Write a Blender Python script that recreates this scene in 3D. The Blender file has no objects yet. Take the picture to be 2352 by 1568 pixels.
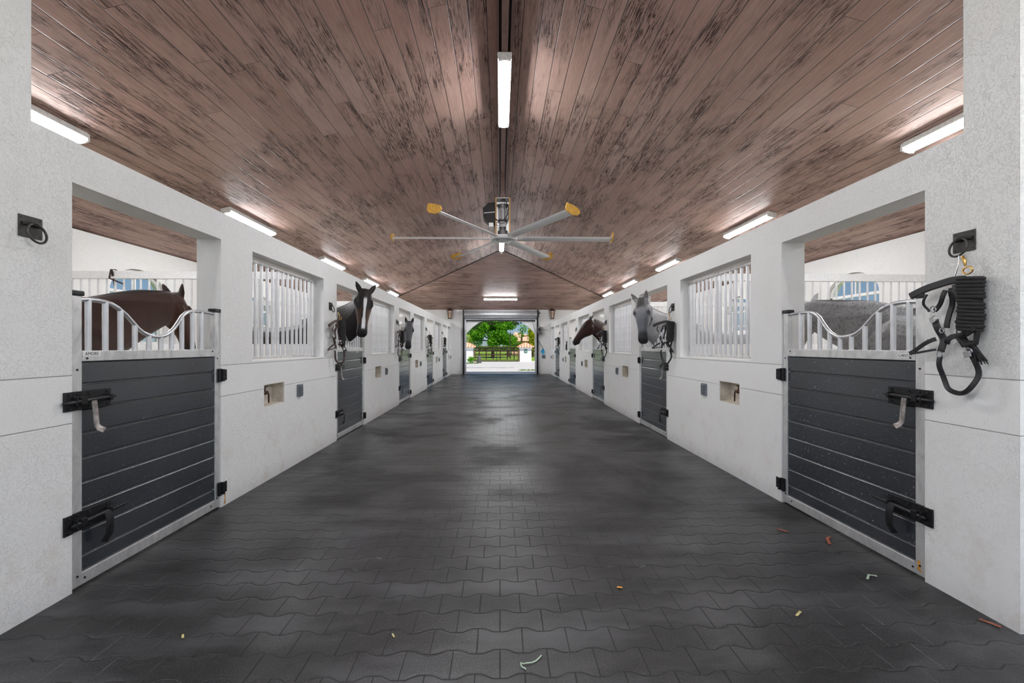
import bpy, bmesh, math, random
from mathutils import Vector, Matrix, noise as mnoise
R = math.radians
sc = bpy.context.scene
col = sc.collection
random.seed(7)
# ------------------------------------------------------------------ camera, world, exposure
cam_d = bpy.data.cameras.new('camera'); cam_d.lens = 16.0; cam_d.sensor_width = 36.0
cam_d.shift_y = 11 / 2352; cam_d.clip_end = 500
cam = bpy.data.objects.new('camera', cam_d); col.objects.link(cam)
cam.location = (-0.05, 0, 1.34); cam.rotation_euler = (R(90), 0, -math.atan(27.5 / 1045))
sc.camera = cam
sc.view_settings.view_transform = 'Standard'; sc.view_settings.look = 'None'
sc.view_settings.gamma = 1.0; sc.view_settings.use_curve_mapping = False
sc.view_settings.exposure = 1.3
w = bpy.data.worlds.new('world'); sc.world = w; w.use_nodes = True
wn = w.node_tree.nodes; wl = w.node_tree.links; wn.clear()
out = wn.new('ShaderNodeOutputWorld'); bg = wn.new('ShaderNodeBackground')
sky = wn.new('ShaderNodeTexSky'); sky.sky_type = 'HOSEK_WILKIE'; sky.turbidity = 2.2; sky.ground_albedo = 0.4
sky.sun_direction = Vector((0.35, -0.75, 1.25)).normalized()
wl.new(sky.outputs[0], bg.inputs[0]); bg.inputs[1].default_value = 0.82; wl.new(bg.outputs[0], out.inputs[0])
sun_d = bpy.data.lights.new('sun', 'SUN'); sun_d.energy = 2.0; sun_d.angle = R(0.8); sun_d.color = (1, .95, .86)
sun = bpy.data.objects.new('sun', sun_d); col.objects.link(sun)
sun.rotation_euler = Vector((0.35, -0.75, 1.25)).to_track_quat('Z', 'Y').to_euler()
LAMP = 44.0      # emission of the fluorescent tubes

# ------------------------------------------------------------------ dimensions (metres)
AW = 2.37; WT = 0.2; WTOP = 2.455; XO = 6.35; ZO = 3.10; YF = 22.0; YA = YF - XO; ZA = 4.66
SL = (ZA - ZO) / XO
DOORZ = 2.23
def roofz(x): return ZO + SL * (XO - abs(x))

# ------------------------------------------------------------------ materials
class G:
    def __init__(s, name):
        s.m = bpy.data.materials.new(name); s.m.use_nodes = True
        s.t = s.m.node_tree; s.n = s.t.nodes; s.l = s.t.links
        s.b = s.n['Principled BSDF']
    def v(s, x, sock):
        if isinstance(x, (int, float)): sock.default_value = x
        elif isinstance(x, tuple): sock.default_value = x if len(x) != 3 or sock.type == 'VECTOR' else x + (1,)
        else: s.l.new(x, sock)
    def f(s, op, a, b=0.0, c=0.0, clamp=False):
        k = s.n.new('ShaderNodeMath'); k.operation = op; k.use_clamp = clamp
        s.v(a, k.inputs[0]); s.v(b, k.inputs[1]); s.v(c, k.inputs[2]); return k.outputs[0]
    def pos(s): return s.n.new('ShaderNodeNewGeometry').outputs['Position']
    def obj(s): return s.n.new('ShaderNodeTexCoord').outputs['Object']
    def uv(s): return s.n.new('ShaderNodeTexCoord').outputs['UV']
    def sep(s, x):
        k = s.n.new('ShaderNodeSeparateXYZ'); s.l.new(x, k.inputs[0]); return k.outputs
    def comb(s, x, y, z=0.0):
        k = s.n.new('ShaderNodeCombineXYZ'); s.v(x, k.inputs[0]); s.v(y, k.inputs[1]); s.v(z, k.inputs[2]); return k.outputs[0]
    def scl(s, x, sc3):
        k = s.n.new('ShaderNodeVectorMath'); k.operation = 'MULTIPLY'; s.l.new(x, k.inputs[0]); k.inputs[1].default_value = sc3; return k.outputs[0]
    def noise(s, x, scale, detail=4, rough=.55, dist=0.0):
        k = s.n.new('ShaderNodeTexNoise'); s.l.new(x, k.inputs['Vector'])
        k.inputs['Scale'].default_value = scale; k.inputs['Detail'].default_value = detail
        k.inputs['Roughness'].default_value = rough; k.inputs['Distortion'].default_value = dist; return k.outputs[0]
    def white(s, x):
        k = s.n.new('ShaderNodeTexWhiteNoise'); s.l.new(x, k.inputs['Vector']); return k.outputs[0]
    def ramp(s, x, *st):
        k = s.n.new('ShaderNodeValToRGB'); s.l.new(x, k.inputs[0]); e = k.color_ramp.elements
        while len(e) < len(st): e.new(.5)
        for i, (p, c) in enumerate(st):
            e[i].position = p; e[i].color = (c, c, c, 1) if isinstance(c, (int, float)) else c + (1,)
        return k.outputs[0]
    def mix(s, f, a, b, mode='MIX'):
        k = s.n.new('ShaderNodeMix'); k.data_type = 'RGBA'; k.blend_type = mode
        s.v(f, k.inputs[0]); s.v(a, k.inputs[6]); s.v(b, k.inputs[7]); return k.outputs[2]
    def bump(s, h, strength=.3, dist=.01, nrm=None):
        k = s.n.new('ShaderNodeBump'); s.l.new(h, k.inputs['Height']); k.inputs['Strength'].default_value = strength
        k.inputs['Distance'].default_value = dist
        if nrm is not None: s.l.new(nrm, k.inputs['Normal'])
        return k.outputs[0]
    def done(s, color=None, rough=None, metal=None, nrm=None, spec=None):
        if color is not None: s.v(color, s.b.inputs['Base Color'])
        if rough is not None: s.v(rough, s.b.inputs['Roughness'])
        if metal is not None: s.v(metal, s.b.inputs['Metallic'])
        if spec is not None: s.v(spec, s.b.inputs['Specular IOR Level'])
        if nrm is not None: s.l.new(nrm, s.b.inputs['Normal'])
        return s.m

def simple(name, c, rough=.5, metal=0.0, var=.15, scale=30, bump=0.0):
    g = G(name); n = g.noise(g.obj(), scale)
    c2 = tuple(min(1, x * (1 + var)) for x in c); c1 = tuple(x * (1 - var) for x in c)
    cc = g.ramp(n, (.3, c1), (.7, c2))
    return g.done(cc, rough, metal, g.bump(n, bump, .005) if bump else None)

def stucco(name, c=(.83, .83, .83), grooves=False):
    g = G(name); p = g.pos()
    warp = g.noise(p, 9, 3, .6, 1.2)
    n = g.noise(g.scl(p, (1, 1, .8)), 52, 5, .6, 1.8)
    worm = g.ramp(n, (.36, 0.0), (.47, .75), (.6, .85), (.75, 1.0))
    h = g.f('MULTIPLY', worm, g.ramp(warp, (.3, .35), (.65, 1.0)))
    x, y, z = g.sep(p)
    big = g.noise(p, 1.3, 5, .6)
    colr = g.mix(g.ramp(big, (.35, 0.0), (.8, .55)), c, (c[0]*.93, c[1]*.91, c[2]*.87))
    low = g.f('SUBTRACT', 1.0, g.f('MULTIPLY', z, 1.1), clamp=True)
    grime = g.f('MULTIPLY', low, g.ramp(g.noise(p, 6, 6, .7), (.5, 0.0), (.75, .6)))
    colr = g.mix(grime, colr, (.62, .55, .45))
    speck = g.ramp(g.noise(p, 55, 2, .6, .5), (.70, 0.0), (.78, .55))
    colr = g.mix(speck, colr, (.45, .44, .42))
    if grooves:
        band = g.f('MULTIPLY', g.f('GREATER_THAN', z, .925), g.f('LESS_THAN', z, 1.175))
        h = g.f('MULTIPLY', h, g.f('SUBTRACT', 1.0, g.f('MULTIPLY', band, .6)))
        for zz in (.92, 1.18):
            d = g.f('ABSOLUTE', g.f('SUBTRACT', z, zz))
            k = g.f('SUBTRACT', 1.0, g.f('DIVIDE', d, .0045), clamp=True)
            h = g.f('SUBTRACT', h, g.f('MULTIPLY', k, 2.0))
            colr = g.mix(g.f('MULTIPLY', k, .5), colr, (.3, .29, .27))
    return g.done(colr, .42, nrm=g.bump(h, .6, .005), spec=.45)

def boards(name, pitch=.186):
    """painted tongue-and-groove ceiling; UV u runs along the boards, v across, in metres"""
    g = G(name); u, v, _ = g.sep(g.uv())
    q = g.f('DIVIDE', v, pitch); idx = g.f('FLOOR', q); fr = g.f('FRACT', q)
    rnd = g.white(g.comb(idx, 3.0))
    uu = g.f('ADD', u, g.f('MULTIPLY', rnd, 40.0))
    seg = g.f('FLOOR', g.f('DIVIDE', uu, 3.7)); sfr = g.f('FRACT', g.f('DIVIDE', uu, 3.7))
    r2 = g.white(g.comb(idx, seg, 5.0))
    e = g.f('MINIMUM', fr, g.f('SUBTRACT', 1.0, fr))
    groove = g.f('SUBTRACT', 1.0, g.f('DIVIDE', e, .042), clamp=True)
    butt = g.f('LESS_THAN', g.f('MINIMUM', sfr, g.f('SUBTRACT', 1.0, sfr)), .0007)
    c = g.comb(g.f('ADD', uu, g.f('MULTIPLY', r2, 17.0)), g.f('ADD', v, g.f('MULTIPLY', r2, 3.0)), g.f('MULTIPLY', r2, 9.0))
    grain = g.noise(g.scl(c, (2.2, 34, 1)), 1.6, 6, .65, .8)
    fleck = g.noise(g.scl(c, (3.2, 50, 1)), 1.3, 6, .75, 1.1)
    patch = g.f('ADD', g.f('MULTIPLY', g.noise(g.scl(c, (.9, 5, 1)), 1.0, 4, .6, .4), .6), g.f('MULTIPLY', g.noise(g.comb(u, v), .8, 4, .6), .4))
    wear = g.f('MULTIPLY', g.ramp(fleck, (.47, 0.0), (.55, 1.0)), g.ramp(patch, (.47, 0.0), (.57, 1.0)))
    ov = g.comb(u, v); area = g.noise(ov, .35, 3, .5)
    tint = g.mix(r2, (.46, .305, .25), (.60, .43, .375))
    tint = g.mix(g.ramp(area, (.35, 0.0), (.65, .8)), tint, (.45, .265, .225))
    tint = g.mix(g.ramp(grain, (.40, .35), (.65, 0.0)), tint, (.20, .11, .09))
    tint = g.mix(wear, tint, (.045, .018, .014))
    tint = g.mix(g.f('MAXIMUM', groove, g.f('MULTIPLY', butt, .8)), tint, (.02, .010, .008))
    h = g.f('SUBTRACT', g.f('MULTIPLY', grain, .15), g.f('ADD', g.f('MULTIPLY', groove, 1.2), g.f('MULTIPLY', wear, .1)))
    return g.done(tint, g.f('ADD', .46, g.f('MULTIPLY', wear, .2)), nrm=g.bump(h, .5, .006), spec=.45)

def pavers():
    g = G('rubber_pavers'); x, y, z = g.sep(g.pos()); PX, PY, A = .205, .150, .013; x = g.f('ADD', x, .05); y = g.f('ADD', y, .10)
    k = g.f('ROUND', g.f('DIVIDE', y, PY))
    par = g.f('ABSOLUTE', g.f('MODULO', k, 2.0))
    sgn = g.f('SUBTRACT', 1.0, g.f('MULTIPLY', par, 2.0))
    tx = g.f('SUBTRACT', 1.0, g.f('MULTIPLY', g.f('PINGPONG', g.f('ADD', g.f('DIVIDE', x, PX), 20.0), .5), 4.0))
    T = g.f('MINIMUM', g.f('MAXIMUM', g.f('MULTIPLY', tx, 2.3), -1.0), 1.0)
    yk = g.f('ADD', g.f('MULTIPLY', k, PY), g.f('MULTIPLY', g.f('MULTIPLY', sgn, T), A))
    dy = g.f('SUBTRACT', y, yk); d1 = g.f('ABSOLUTE', dy)
    row = g.f('SUBTRACT', k, g.f('LESS_THAN', dy, 0.0))
    off = g.f('ABSOLUTE', g.f('MODULO', g.f('ADD', row, 1.0), 2.0))
    xx = g.f('ADD', g.f('DIVIDE', x, PX), g.f('ADD', g.f('MULTIPLY', off, .5), 20.0))
    d2 = g.f('MULTIPLY', g.f('PINGPONG', xx, .5), PX)
    d = g.f('MINIMUM', d1, d2)
    gr = g.f('SUBTRACT', 1.0, g.f('MINIMUM', g.f('DIVIDE', d1, .0055), g.f('DIVIDE', d2, .0034)), clamp=True)
    soft = g.f('SUBTRACT', 1.0, g.f('DIVIDE', d1, .016), clamp=True)
    rnd = g.white(g.comb(g.f('ROUND', xx), row))
    p = g.pos()
    gran = g.noise(p, 150, 3, .75); gran2 = g.noise(p, 260, 2, .6)
    stain = g.noise(g.scl(p, (.8, .9, 1)), 1.1, 5, .6, .6)
    stain2 = g.noise(g.scl(p, (.5, 1.6, 1)), 2.3, 4, .6)
    c = g.ramp(gran, (.43, (.003, .003, .003)), (.54, (.018, .018, .020)), (.66, (.13, .13, .145)))
    c = g.mix(g.ramp(gran2, (.64, 0.0), (.76, .7)), c, (.42, .42, .45))
    c = g.mix(g.f('MULTIPLY', rnd, .30), c, (.016, .016, .018))
    c = g.mix(g.ramp(stain, (.36, .75), (.58, 0.0)), c, (.005, .005, .005))
    c = g.mix(g.ramp(stain2, (.46, 0.0), (.72, .42)), c, (.12, .12, .13))
    c = g.mix(gr, c, (.002, .002, .002))
    rough = g.ramp(stain, (.34, .60), (.50, .40), (.68, .30))
    h = g.f('SUBTRACT', g.f('MULTIPLY', gran, .22), g.f('ADD', g.f('MULTIPLY', gr, .9), g.f('MULTIPLY', soft, .35)))
    h = g.f('ADD', h, g.f('MULTIPLY', rnd, .12))
    return g.done(c, rough, nrm=g.bump(h, .6, .007), spec=.6)

def planks_mat(dusty):
    g = G('door_plank_dusty' if dusty else 'door_plank'); p = g.obj()
    n = g.noise(g.scl(p, (1, 1.5, 60)), 2.0, 5, .6)
    gn = g.noise(p, 90, 3, .7)
    c = g.ramp(g.noise(p, 2.5, 4), (.3, (.020, .024, .031)), (.7, (.034, .041, .050)))
    c = g.mix(g.ramp(gn, (.55, 0.0), (.75, .25)), c, (.06, .065, .075))
    sp = g.noise(p, 62 if dusty else 45, 1, .5, .3)
    wide = g.ramp(g.noise(p, 1.7, 2), (.35, .25), (.6, 1.0))
    c = g.mix(g.f('MULTIPLY', wide, g.ramp(sp, (.735 if dusty else .80, 0.0), (.76 if dusty else .82, .8))), c, (.45, .46, .48))
    return (g.b.inputs['IOR'].default_value and None, g.v(2.1, g.b.inputs['IOR']), g.done(c, g.ramp(gn, (.4, .20), (.7, .28)), nrm=g.bump(g.f('ADD', n, g.f('MULTIPLY', gn, .15)), .10, .003), spec=.5))[-1]

def alu(name='aluminium'):
    g = G(name); p = g.obj()
    n = g.noise(g.scl(p, (1, 1, .5)), 7, 5, .65, 1.5)
    c = g.ramp(n, (.32, (.50, .50, .51)), (.5, (.64, .64, .64)), (.68, (.76, .76, .75)))
    return g.done(c, g.ramp(n, (.3, .50), (.7, .34)), .55)

def coat():
    g = G('horse_coat'); a = g.n.new('ShaderNodeAttribute'); a.attribute_name = 'col'
    p = g.obj(); n = g.noise(g.scl(p, (1, 1, .6)), 70, 5, .75); n2 = g.noise(p, 5, 3, .5)
    c = g.mix(g.ramp(n, (.35, .28), (.62, 0.0)), a.outputs[0], (.35, .35, .35), 'MULTIPLY')
    c = g.mix(g.ramp(n2, (.35, .35), (.62, 0.0)), c, (.45, .42, .42), 'MULTIPLY')
    g.b.inputs['Sheen Weight'].default_value = .15
    return g.done(c, .55, nrm=g.bump(n, .25, .004), spec=.32)

def foliage(name, a, b, c3):
    g = G(name); r = g.white(g.scl(g.pos(), (0, 0, 0)))
    n = g.noise(g.pos(), 3.2, 3, .6); o = g.n.new('ShaderNodeNewGeometry').outputs['Random Per Island']
    c = g.ramp(g.f('ADD', g.f('MULTIPLY', n, .5), g.f('MULTIPLY', o, .5)), (.25, a), (.5, b), (.78, c3))
    g.done(c, .5, spec=.3)
    tr = g.n.new('ShaderNodeBsdfTranslucent'); g.l.new(c, tr.inputs[0])
    mx = g.n.new('ShaderNodeMixShader'); mx.inputs[0].default_value = .35
    g.l.new(g.b.outputs[0], mx.inputs[1]); g.l.new(tr.outputs[0], mx.inputs[2])
    g.l.new(mx.outputs[0], g.n['Material Output'].inputs[0]); return g.m

def emit(name, c, s):
    g = G(name); g.done(c, .5); g.b.inputs['Emission Color'].default_value = c + (1,); g.b.inputs['Emission Strength'].default_value = s
    return g.m

M = {}
M['wall'] = stucco('aisle_wall_stucco', grooves=True); M['plain'] = stucco('stucco_white')
M['boards'] = boards('ceiling_boards'); M['boards_end'] = boards('ceiling_boards_end', .155)
M['floor'] = pavers(); M['alu'] = alu()
M['plank'] = planks_mat(False); M['plank_d'] = planks_mat(True)
M['white_metal'] = simple('white_painted_steel', (.80, .80, .81), .33, .1, .06)
M['galv'] = simple('galvanised_steel', (.62, .63, .66), .3, .75, .12, 12)
M['black_iron'] = simple('black_iron', (.022, .022, .024), .38, .5, .35, 40, .2)
M['worn_iron'] = simple('worn_iron', (.30, .27, .26), .42, .7, .45, 35, .2)
M['rusty'] = simple('rusty_iron', (.075, .038, .024), .7, .3, .5, 40, .3)
M['ring'] = simple('dark_bronze_iron', (.055, .052, .048), .45, .6, .25)
M['leather'] = simple('black_leather', (.013, .013, .016), .42, 0, .3, 60, .15)
M['leather_b'] = simple('dark_brown_leather', (.035, .018, .014), .45, 0, .3, 60, .15)
M['rope'] = simple('black_rope', (.020, .018, .018), .85, 0, .4, 120, .5)
M['chrome'] = simple('bright_hardware', (.80, .80, .80), .18, 1.0, .08)
M['brass'] = simple('brass_hardware', (.50, .30, .10), .32, 1.0, .2)
M['dark_wood'] = simple('dark_brown_trim', (.045, .020, .016), .45, 0, .3, 15)
M['brown_trim'] = simple('brown_painted_trim', (.20, .12, .10), .45, 0, .15, 15)
M['lamp_white'] = simple('fixture_housing', (.75, .74, .72), .4)
M['tube'] = emit('lamp_diffuser', (.965, .985, 1.0), LAMP)
M['blade'] = simple('fan_blade_metal', (.92, .92, .92), .45, .0, .03)
M['winglet'] = simple('yellow_winglet', (.62, .33, .04), .5, 0, .25, 20)
M['orange_edge'] = simple('ochre_edge', (.50, .24, .03), .5, 0, .2)
M['black_plastic'] = simple('black_plastic', (.010, .007, .007), .65, 0, .2)
M['grey_motor'] = simple('grey_motor', (.16, .15, .15), .4, .4, .2)
M['coat'] = coat()
M['eye'] = simple('horse_eye', (.010, .006, .004), .06, 0, .1)
M['hair'] = simple('horse_hair_black', (.012, .010, .010), .5, 0, .3, 90, .3)
M['hair_g'] = simple('horse_hair_grey', (.10, .095, .09), .55, 0, .3, 90, .3)
M['paper'] = simple('white_label', (.80, .80, .80), .5, 0, .04)
M['ink'] = simple('grey_ink', (.06, .06, .07), .5, 0, .1)
M['box_grey'] = simple('grey_outlet_box', (.16, .175, .20), .4, .2, .15)
M['niche'] = simple('niche_plaster', (.62, .56, .48), .7, 0, .22, 14, .3)
M['concrete'] = simple('driveway_concrete', (.60, .585, .58), .85, 0, .10, 3)
M['ground'] = simple('dirt', (.20, .17, .12), .9, 0, .3, 4)
M['lawn'] = simple('lawn_green', (.22, .36, .03), .9, 0, .35, 6, .3)
M['stall_floor'] = simple('stall_bedding', (.42, .33, .20), .9, 0, .25, 25, .4)
M['terracotta'] = simple('terracotta_tile', (.66, .34, .20), .7, 0, .35, 9)
M['tile_pale'] = simple('pale_tile', (.75, .55, .42), .7, 0, .3, 9)
M['pillar'] = simple('white_pillar_render', (.85, .85, .86), .7, 0, .04)
M['gate'] = simple('dark_gate_steel', (.035, .024, .018), .45, .3, .3)
M['bronze'] = simple('brown_gate_post', (.20, .12, .06), .5, .2, .3)
M['sign'] = simple('green_sign', (.01, .16, .13), .4, 0, .1)
M['house'] = simple('pink_house_wall', (.70, .42, .30), .8, 0, .15)
M['bark'] = simple('bark', (.06, .045, .03), .9, 0, .3, 12, .5)
M['pole'] = simple('pale_timber', (.50, .46, .40), .8, 0, .2)
M['leaf'] = foliage('tree_leaves', (.03, .13, .006), (.12, .40, .012), (.36, .72, .04))
M['leaf_y'] = foliage('yellow_leaves', (.16, .22, .01), (.55, .58, .02), (.85, .80, .05))
M['leaf_d'] = foliage('dark_leaves', (.010, .020, .006), (.025, .05, .010), (.10, .11, .02))
M['hedge'] = foliage('hedge_leaves', (.02, .07, .008), (.10, .25, .02), (.35, .50, .06))
M['blue'] = simple('blue_tag', (.03, .33, .62), .4, 0, .1)
M['straw'] = simple('straw', (.52, .45, .20), .7, 0, .2)
M['pale_curl'] = simple('pale_green_curl', (.45, .55, .42), .5, 0, .2)
M['orange_leaf'] = simple('orange_leaf', (.70, .30, .04), .6, 0, .2)
M['red_leaf'] = simple('red_brown_leaf', (.34, .10, .06), .7, 0, .2)
M['stone'] = simple('dark_stone', (.10, .10, .10), .8, 0, .4, 20, .5)
M['hoof'] = simple('hoof', (.03, .025, .02), .5)
M['rust'] = simple('rust_stain', (.55, .24, .03), .8, 0, .35, 40)
def glass():
    g = G('window_glass'); tr = g.n.new('ShaderNodeBsdfTransparent'); tr.inputs[0].default_value = (.95, .97, .96, 1)
    gl = g.n.new('ShaderNodeBsdfGlossy'); gl.inputs['Roughness'].default_value = .03
    lw = g.n.new('ShaderNodeLayerWeight'); lw.inputs[0].default_value = .5; fr5 = g.f('ADD', .04, g.f('MULTIPLY', .8, g.f('POWER', lw.outputs[1], 5.0)))
    mx = g.n.new('ShaderNodeMixShader'); g.l.new(fr5, mx.inputs[0]); g.l.new(tr.outputs[0], mx.inputs[1]); g.l.new(gl.outputs[0], mx.inputs[2])
    g.l.new(mx.outputs[0], g.n['Material Output'].inputs[0]); return g.m
M['glass'] = glass()

# ------------------------------------------------------------------ mesh helpers
class MB:
    def __init__(s, fy=1): s.v = []; s.f = []; s.fy = fy
    def add(s, vs, fs):
        o = len(s.v); s.v += [tuple(v) for v in vs]; s.f += [tuple(i + o for i in f) for f in fs]; return s
    def box(s, x0, x1, y0, y1, z0, z1):
        x0, x1 = min(x0, x1), max(x0, x1)
        return s.add([(x0,y0,z0),(x1,y0,z0),(x1,y1,z0),(x0,y1,z0),(x0,y0,z1),(x1,y0,z1),(x1,y1,z1),(x0,y1,z1)],
                     [(0,3,2,1),(4,5,6,7),(0,1,5,4),(1,2,6,5),(2,3,7,6),(3,0,4,7)])
    def bar(s, a, b, wd, th, up=(0, 0, 1)):
        """rectangular bar from a to b, wd across, th along up"""
        a = Vector(a); b = Vector(b); t = (b - a).normalized(); u = Vector(up); r = t.cross(u)
        if r.length < 1e-4: r = t.cross(Vector((1, 0, 0)))
        r.normalize(); u = r.cross(t); r *= wd / 2; u *= th / 2
        return s.add([a-r-u, a+r-u, a+r+u, a-r+u, b-r-u, b+r-u, b+r+u, b-r+u],
                     [(0,1,2,3),(4,7,6,5),(0,4,5,1),(1,5,6,2),(2,6,7,3),(3,7,4,0)])
    def loft(s, rings, cap=True, closed=False):
        n = len(rings[0]); o = len(s.v)
        for r in rings: s.v += [tuple(p) for p in r]
        m = len(rings)
        for i in range(m if closed else m - 1):
            j = (i + 1) % m
            for k in range(n):
                l = (k + 1) % n
                s.f.append((o+i*n+k, o+i*n+l, o+j*n+l, o+j*n+k))
        if cap and not closed:
            s.f.append(tuple(o + k for k in reversed(range(n)))); s.f.append(tuple(o + (m-1)*n + k for k in range(n)))
        return s
    def tube(s, pts, r, n=8, closed=False, up=None, flat=None):
        """round tube (or flat strap w x t when flat=(w,t)) along pts; r may be a list"""
        pts = [Vector(p) for p in pts]; m = len(pts); rings = []; pu = Vector(up) if up else None
        for i, p in enumerate(pts):
            if closed: t = pts[(i+1) % m] - pts[i-1]
            else: t = pts[min(i+1, m-1)] - pts[max(i-1, 0)]
            t.normalize()
            if pu is None: pu = Vector((0, 0, 1)) if abs(t.z) < .9 else Vector((1, 0, 0))
            rr = t.cross(pu).normalized(); u = rr.cross(t)
            if up is None: pu = u
            ri = r[i] if isinstance(r, (list, tuple)) else r
            if flat:
                a, b = flat[0]/2, flat[1]/2
                rings.append([p + rr*x + u*y for x, y in ((-a,-b*.4),(-a*.8,-b),(a*.8,-b),(a,-b*.4),(a,b*.4),(a*.8,b),(-a*.8,b),(-a,b*.4))])
            else:
                rings.append([p + (rr*math.cos(2*math.pi*k/n) + u*math.sin(2*math.pi*k/n))*ri for k in range(n)])
        return s.loft(rings, True, closed)
    def cyl(s, a, b, r, n=16, r2=None): return s.tube([a, b], [r, r if r2 is None else r2], n)
    def sphere(s, c, rx, ry=None, rz=None, n=10, m=14):
        ry = ry or rx; rz = rz or rx; c = Vector(c); rings = []
        for i in range(1, n):
            a = math.pi * i / n
            rings.append([c + Vector((rx*math.sin(a)*math.cos(2*math.pi*k/m), ry*math.sin(a)*math.sin(2*math.pi*k/m), -rz*math.cos(a))) for k in range(m)])
        return s.loft(rings)
    def prism(s, poly, a, axis):
        """polygon (2-D list) extruded from a[0] to a[1] along axis ('x': poly=(y,z); 'y': (x,z); 'z': (x,y))"""
        def P(p, t): return {'x': (t, p[0], p[1]), 'y': (p[0], t, p[1]), 'z': (p[0], p[1], t)}[axis]
        n = len(poly); vs = [P(p, a[0]) for p in poly] + [P(p, a[1]) for p in poly]
        fs = [tuple(reversed(range(n))), tuple(range(n, 2*n))] + [(i, (i+1) % n, n+(i+1) % n, n+i) for i in range(n)]
        return s.add(vs, fs)
    def build(s, name, m, parent=None, smooth=False, bevel=0, kind=None, angle=None):
        me = bpy.data.meshes.new(name); me.from_pydata([(v[0], v[1]*s.fy, v[2]) for v in s.v], [], s.f); me.update()
        bm = bmesh.new(); bm.from_mesh(me); bmesh.ops.recalc_face_normals(bm, faces=bm.faces); bm.to_mesh(me); bm.free()
        me.materials.append(M[m] if isinstance(m, str) else m)
        if smooth:
            me.polygons.foreach_set('use_smooth', [True]*len(me.polygons))
            me.set_sharp_from_angle(angle=R(angle or 40))
        o = bpy.data.objects.new(name, me); col.objects.link(o)
        if parent: o.parent = parent
        if bevel:
            b = o.modifiers.new('bevel', 'BEVEL'); b.width = bevel; b.segments = 2; b.limit_method = 'ANGLE'
        if kind: o['kind'] = kind
        return o
def tag(o, label=None, cat=None, group=None, kind=None):
    if label: o['label'] = label
    if cat: o['category'] = cat
    if group: o['group'] = group
    if kind: o['kind'] = kind
    return o
def empty(name, loc, label=None, cat=None, group=None):
    o = bpy.data.objects.new(name, None); col.objects.link(o); o.location = loc; o.empty_display_size = .1
    return tag(o, label, cat, group)
def copy_tree(o, parent=None):
    kids = [c for c in list(col.objects) if c.parent == o]
    c = o.copy(); col.objects.link(c); c.parent = parent
    for k in kids: copy_tree(k, c)
    return c
def wallgrid(mb, ax, a0, a1, c0, c1, z0, z1, holes):
    """wall slab: ax 'y' runs along Y with thickness c0..c1 in X (ax 'x' the other way); holes = (a0,a1,z0,z1)"""
    As = sorted({a0, a1, *[h[0] for h in holes], *[h[1] for h in holes]}); As = [a for a in As if a0 <= a <= a1]
    for i in range(len(As) - 1):
        s, e = As[i], As[i+1]; mid = (s + e) / 2
        hs = sorted([(h[2], h[3]) for h in holes if h[0] < mid < h[1]]); z = z0
        spans = []
        for h in hs:
            if h[0] > z: spans.append((z, h[0]))
            z = h[1]
        if z < z1: spans.append((z, z1))
        for (p, q) in spans:
            if ax == 'y': mb.box(c0, c1, s, e, p, q)
            else: mb.box(s, e, c0, c1, p, q)
def weld(o):
    bm = bmesh.new(); bm.from_mesh(o.data); bmesh.ops.remove_doubles(bm, verts=bm.verts, dist=1e-5)
    # drop the interior faces shared by neighbouring cells
    seen = {}
    for f in bm.faces:
        k = tuple(sorted(v.index for v in f.verts)); seen.setdefault(k, []).append(f)
    dead = [f for fs in seen.values() if len(fs) > 1 for f in fs]
    bmesh.ops.delete(bm, geom=dead, context='FACES'); bm.to_mesh(o.data); bm.free(); return o
def uvmap(o, fn):
    me = o.data; l = me.uv_layers.new(name='UVMap')
    for p in me.polygons:
        for li in p.loop_indices: l.data[li].uv = fn(me.vertices[me.loops[li].vertex_index].co, p)

# ------------------------------------------------------------------ ceiling
YB = -2.6
mb = MB(); H = .12
def quad_slab(a, b, c, d=None):
    pts = [Vector(a), Vector(b), Vector(c)] + ([Vector(d)] if d else []); n = len(pts)
    top = [p + Vector((0, 0, H)) for p in pts]
    mb.add(pts + top, [tuple(range(n)), tuple(range(n, 2*n))] + [(i, (i+1) % n, n+(i+1) % n, n+i) for i in range(n)])
quad_slab((0, YB, ZA), (0, YA, ZA), (-XO-.3, YF+.3, roofz(XO+.3)), (-XO-.3, YB, roofz(XO+.3)))
quad_slab((0, YB, ZA), (0, YA, ZA), (XO+.3, YF+.3, roofz(XO+.3)), (XO+.3, YB, roofz(XO+.3)))
ceil = mb.build('ceiling', 'boards', kind='structure')
uvmap(ceil, lambda co, p: (co.y + (50 if co.x > .001 or p.center.x > 0 else 0), co.x * 1.03))
mb = MB()
quad_slab((0, YA, ZA), (XO+.3, YF+.3, roofz(XO+.3)), (-XO-.3, YF+.3, roofz(XO+.3)))
ce = mb.build('ceiling_end', 'boards_end', kind='structure')
uvmap(ce, lambda co, p: (co.x, co.y * 1.03))
# dark hip trims and the ridge trim
for i, s in enumerate((-1, 1)):
    mb = MB(); mb.bar((0, YA, ZA-.012), (s*(XO), YF, ZO-.012), .05, .03); mb.build('trim_%d' % (i+1), 'dark_wood', kind='structure')
mb = MB(); mb.box(-.033, .033, YB, YA-.1, ZA-.17, ZA-.02); mb.build('trim_3', 'brown_trim', kind='structure', bevel=.004)
mb = MB()
for s in (-1, 1): mb.box(s*.062, s*.088, YB, YA-.15, ZA-.085, ZA-.018)
mb.build('trim_4', 'brown_trim', kind='structure')
mb = MB(); mb.box(-.062, .062, YB, YA-.12, ZA-.03, ZA-.01); mb.build('trim_5', 'dark_wood', kind='structure')

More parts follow.
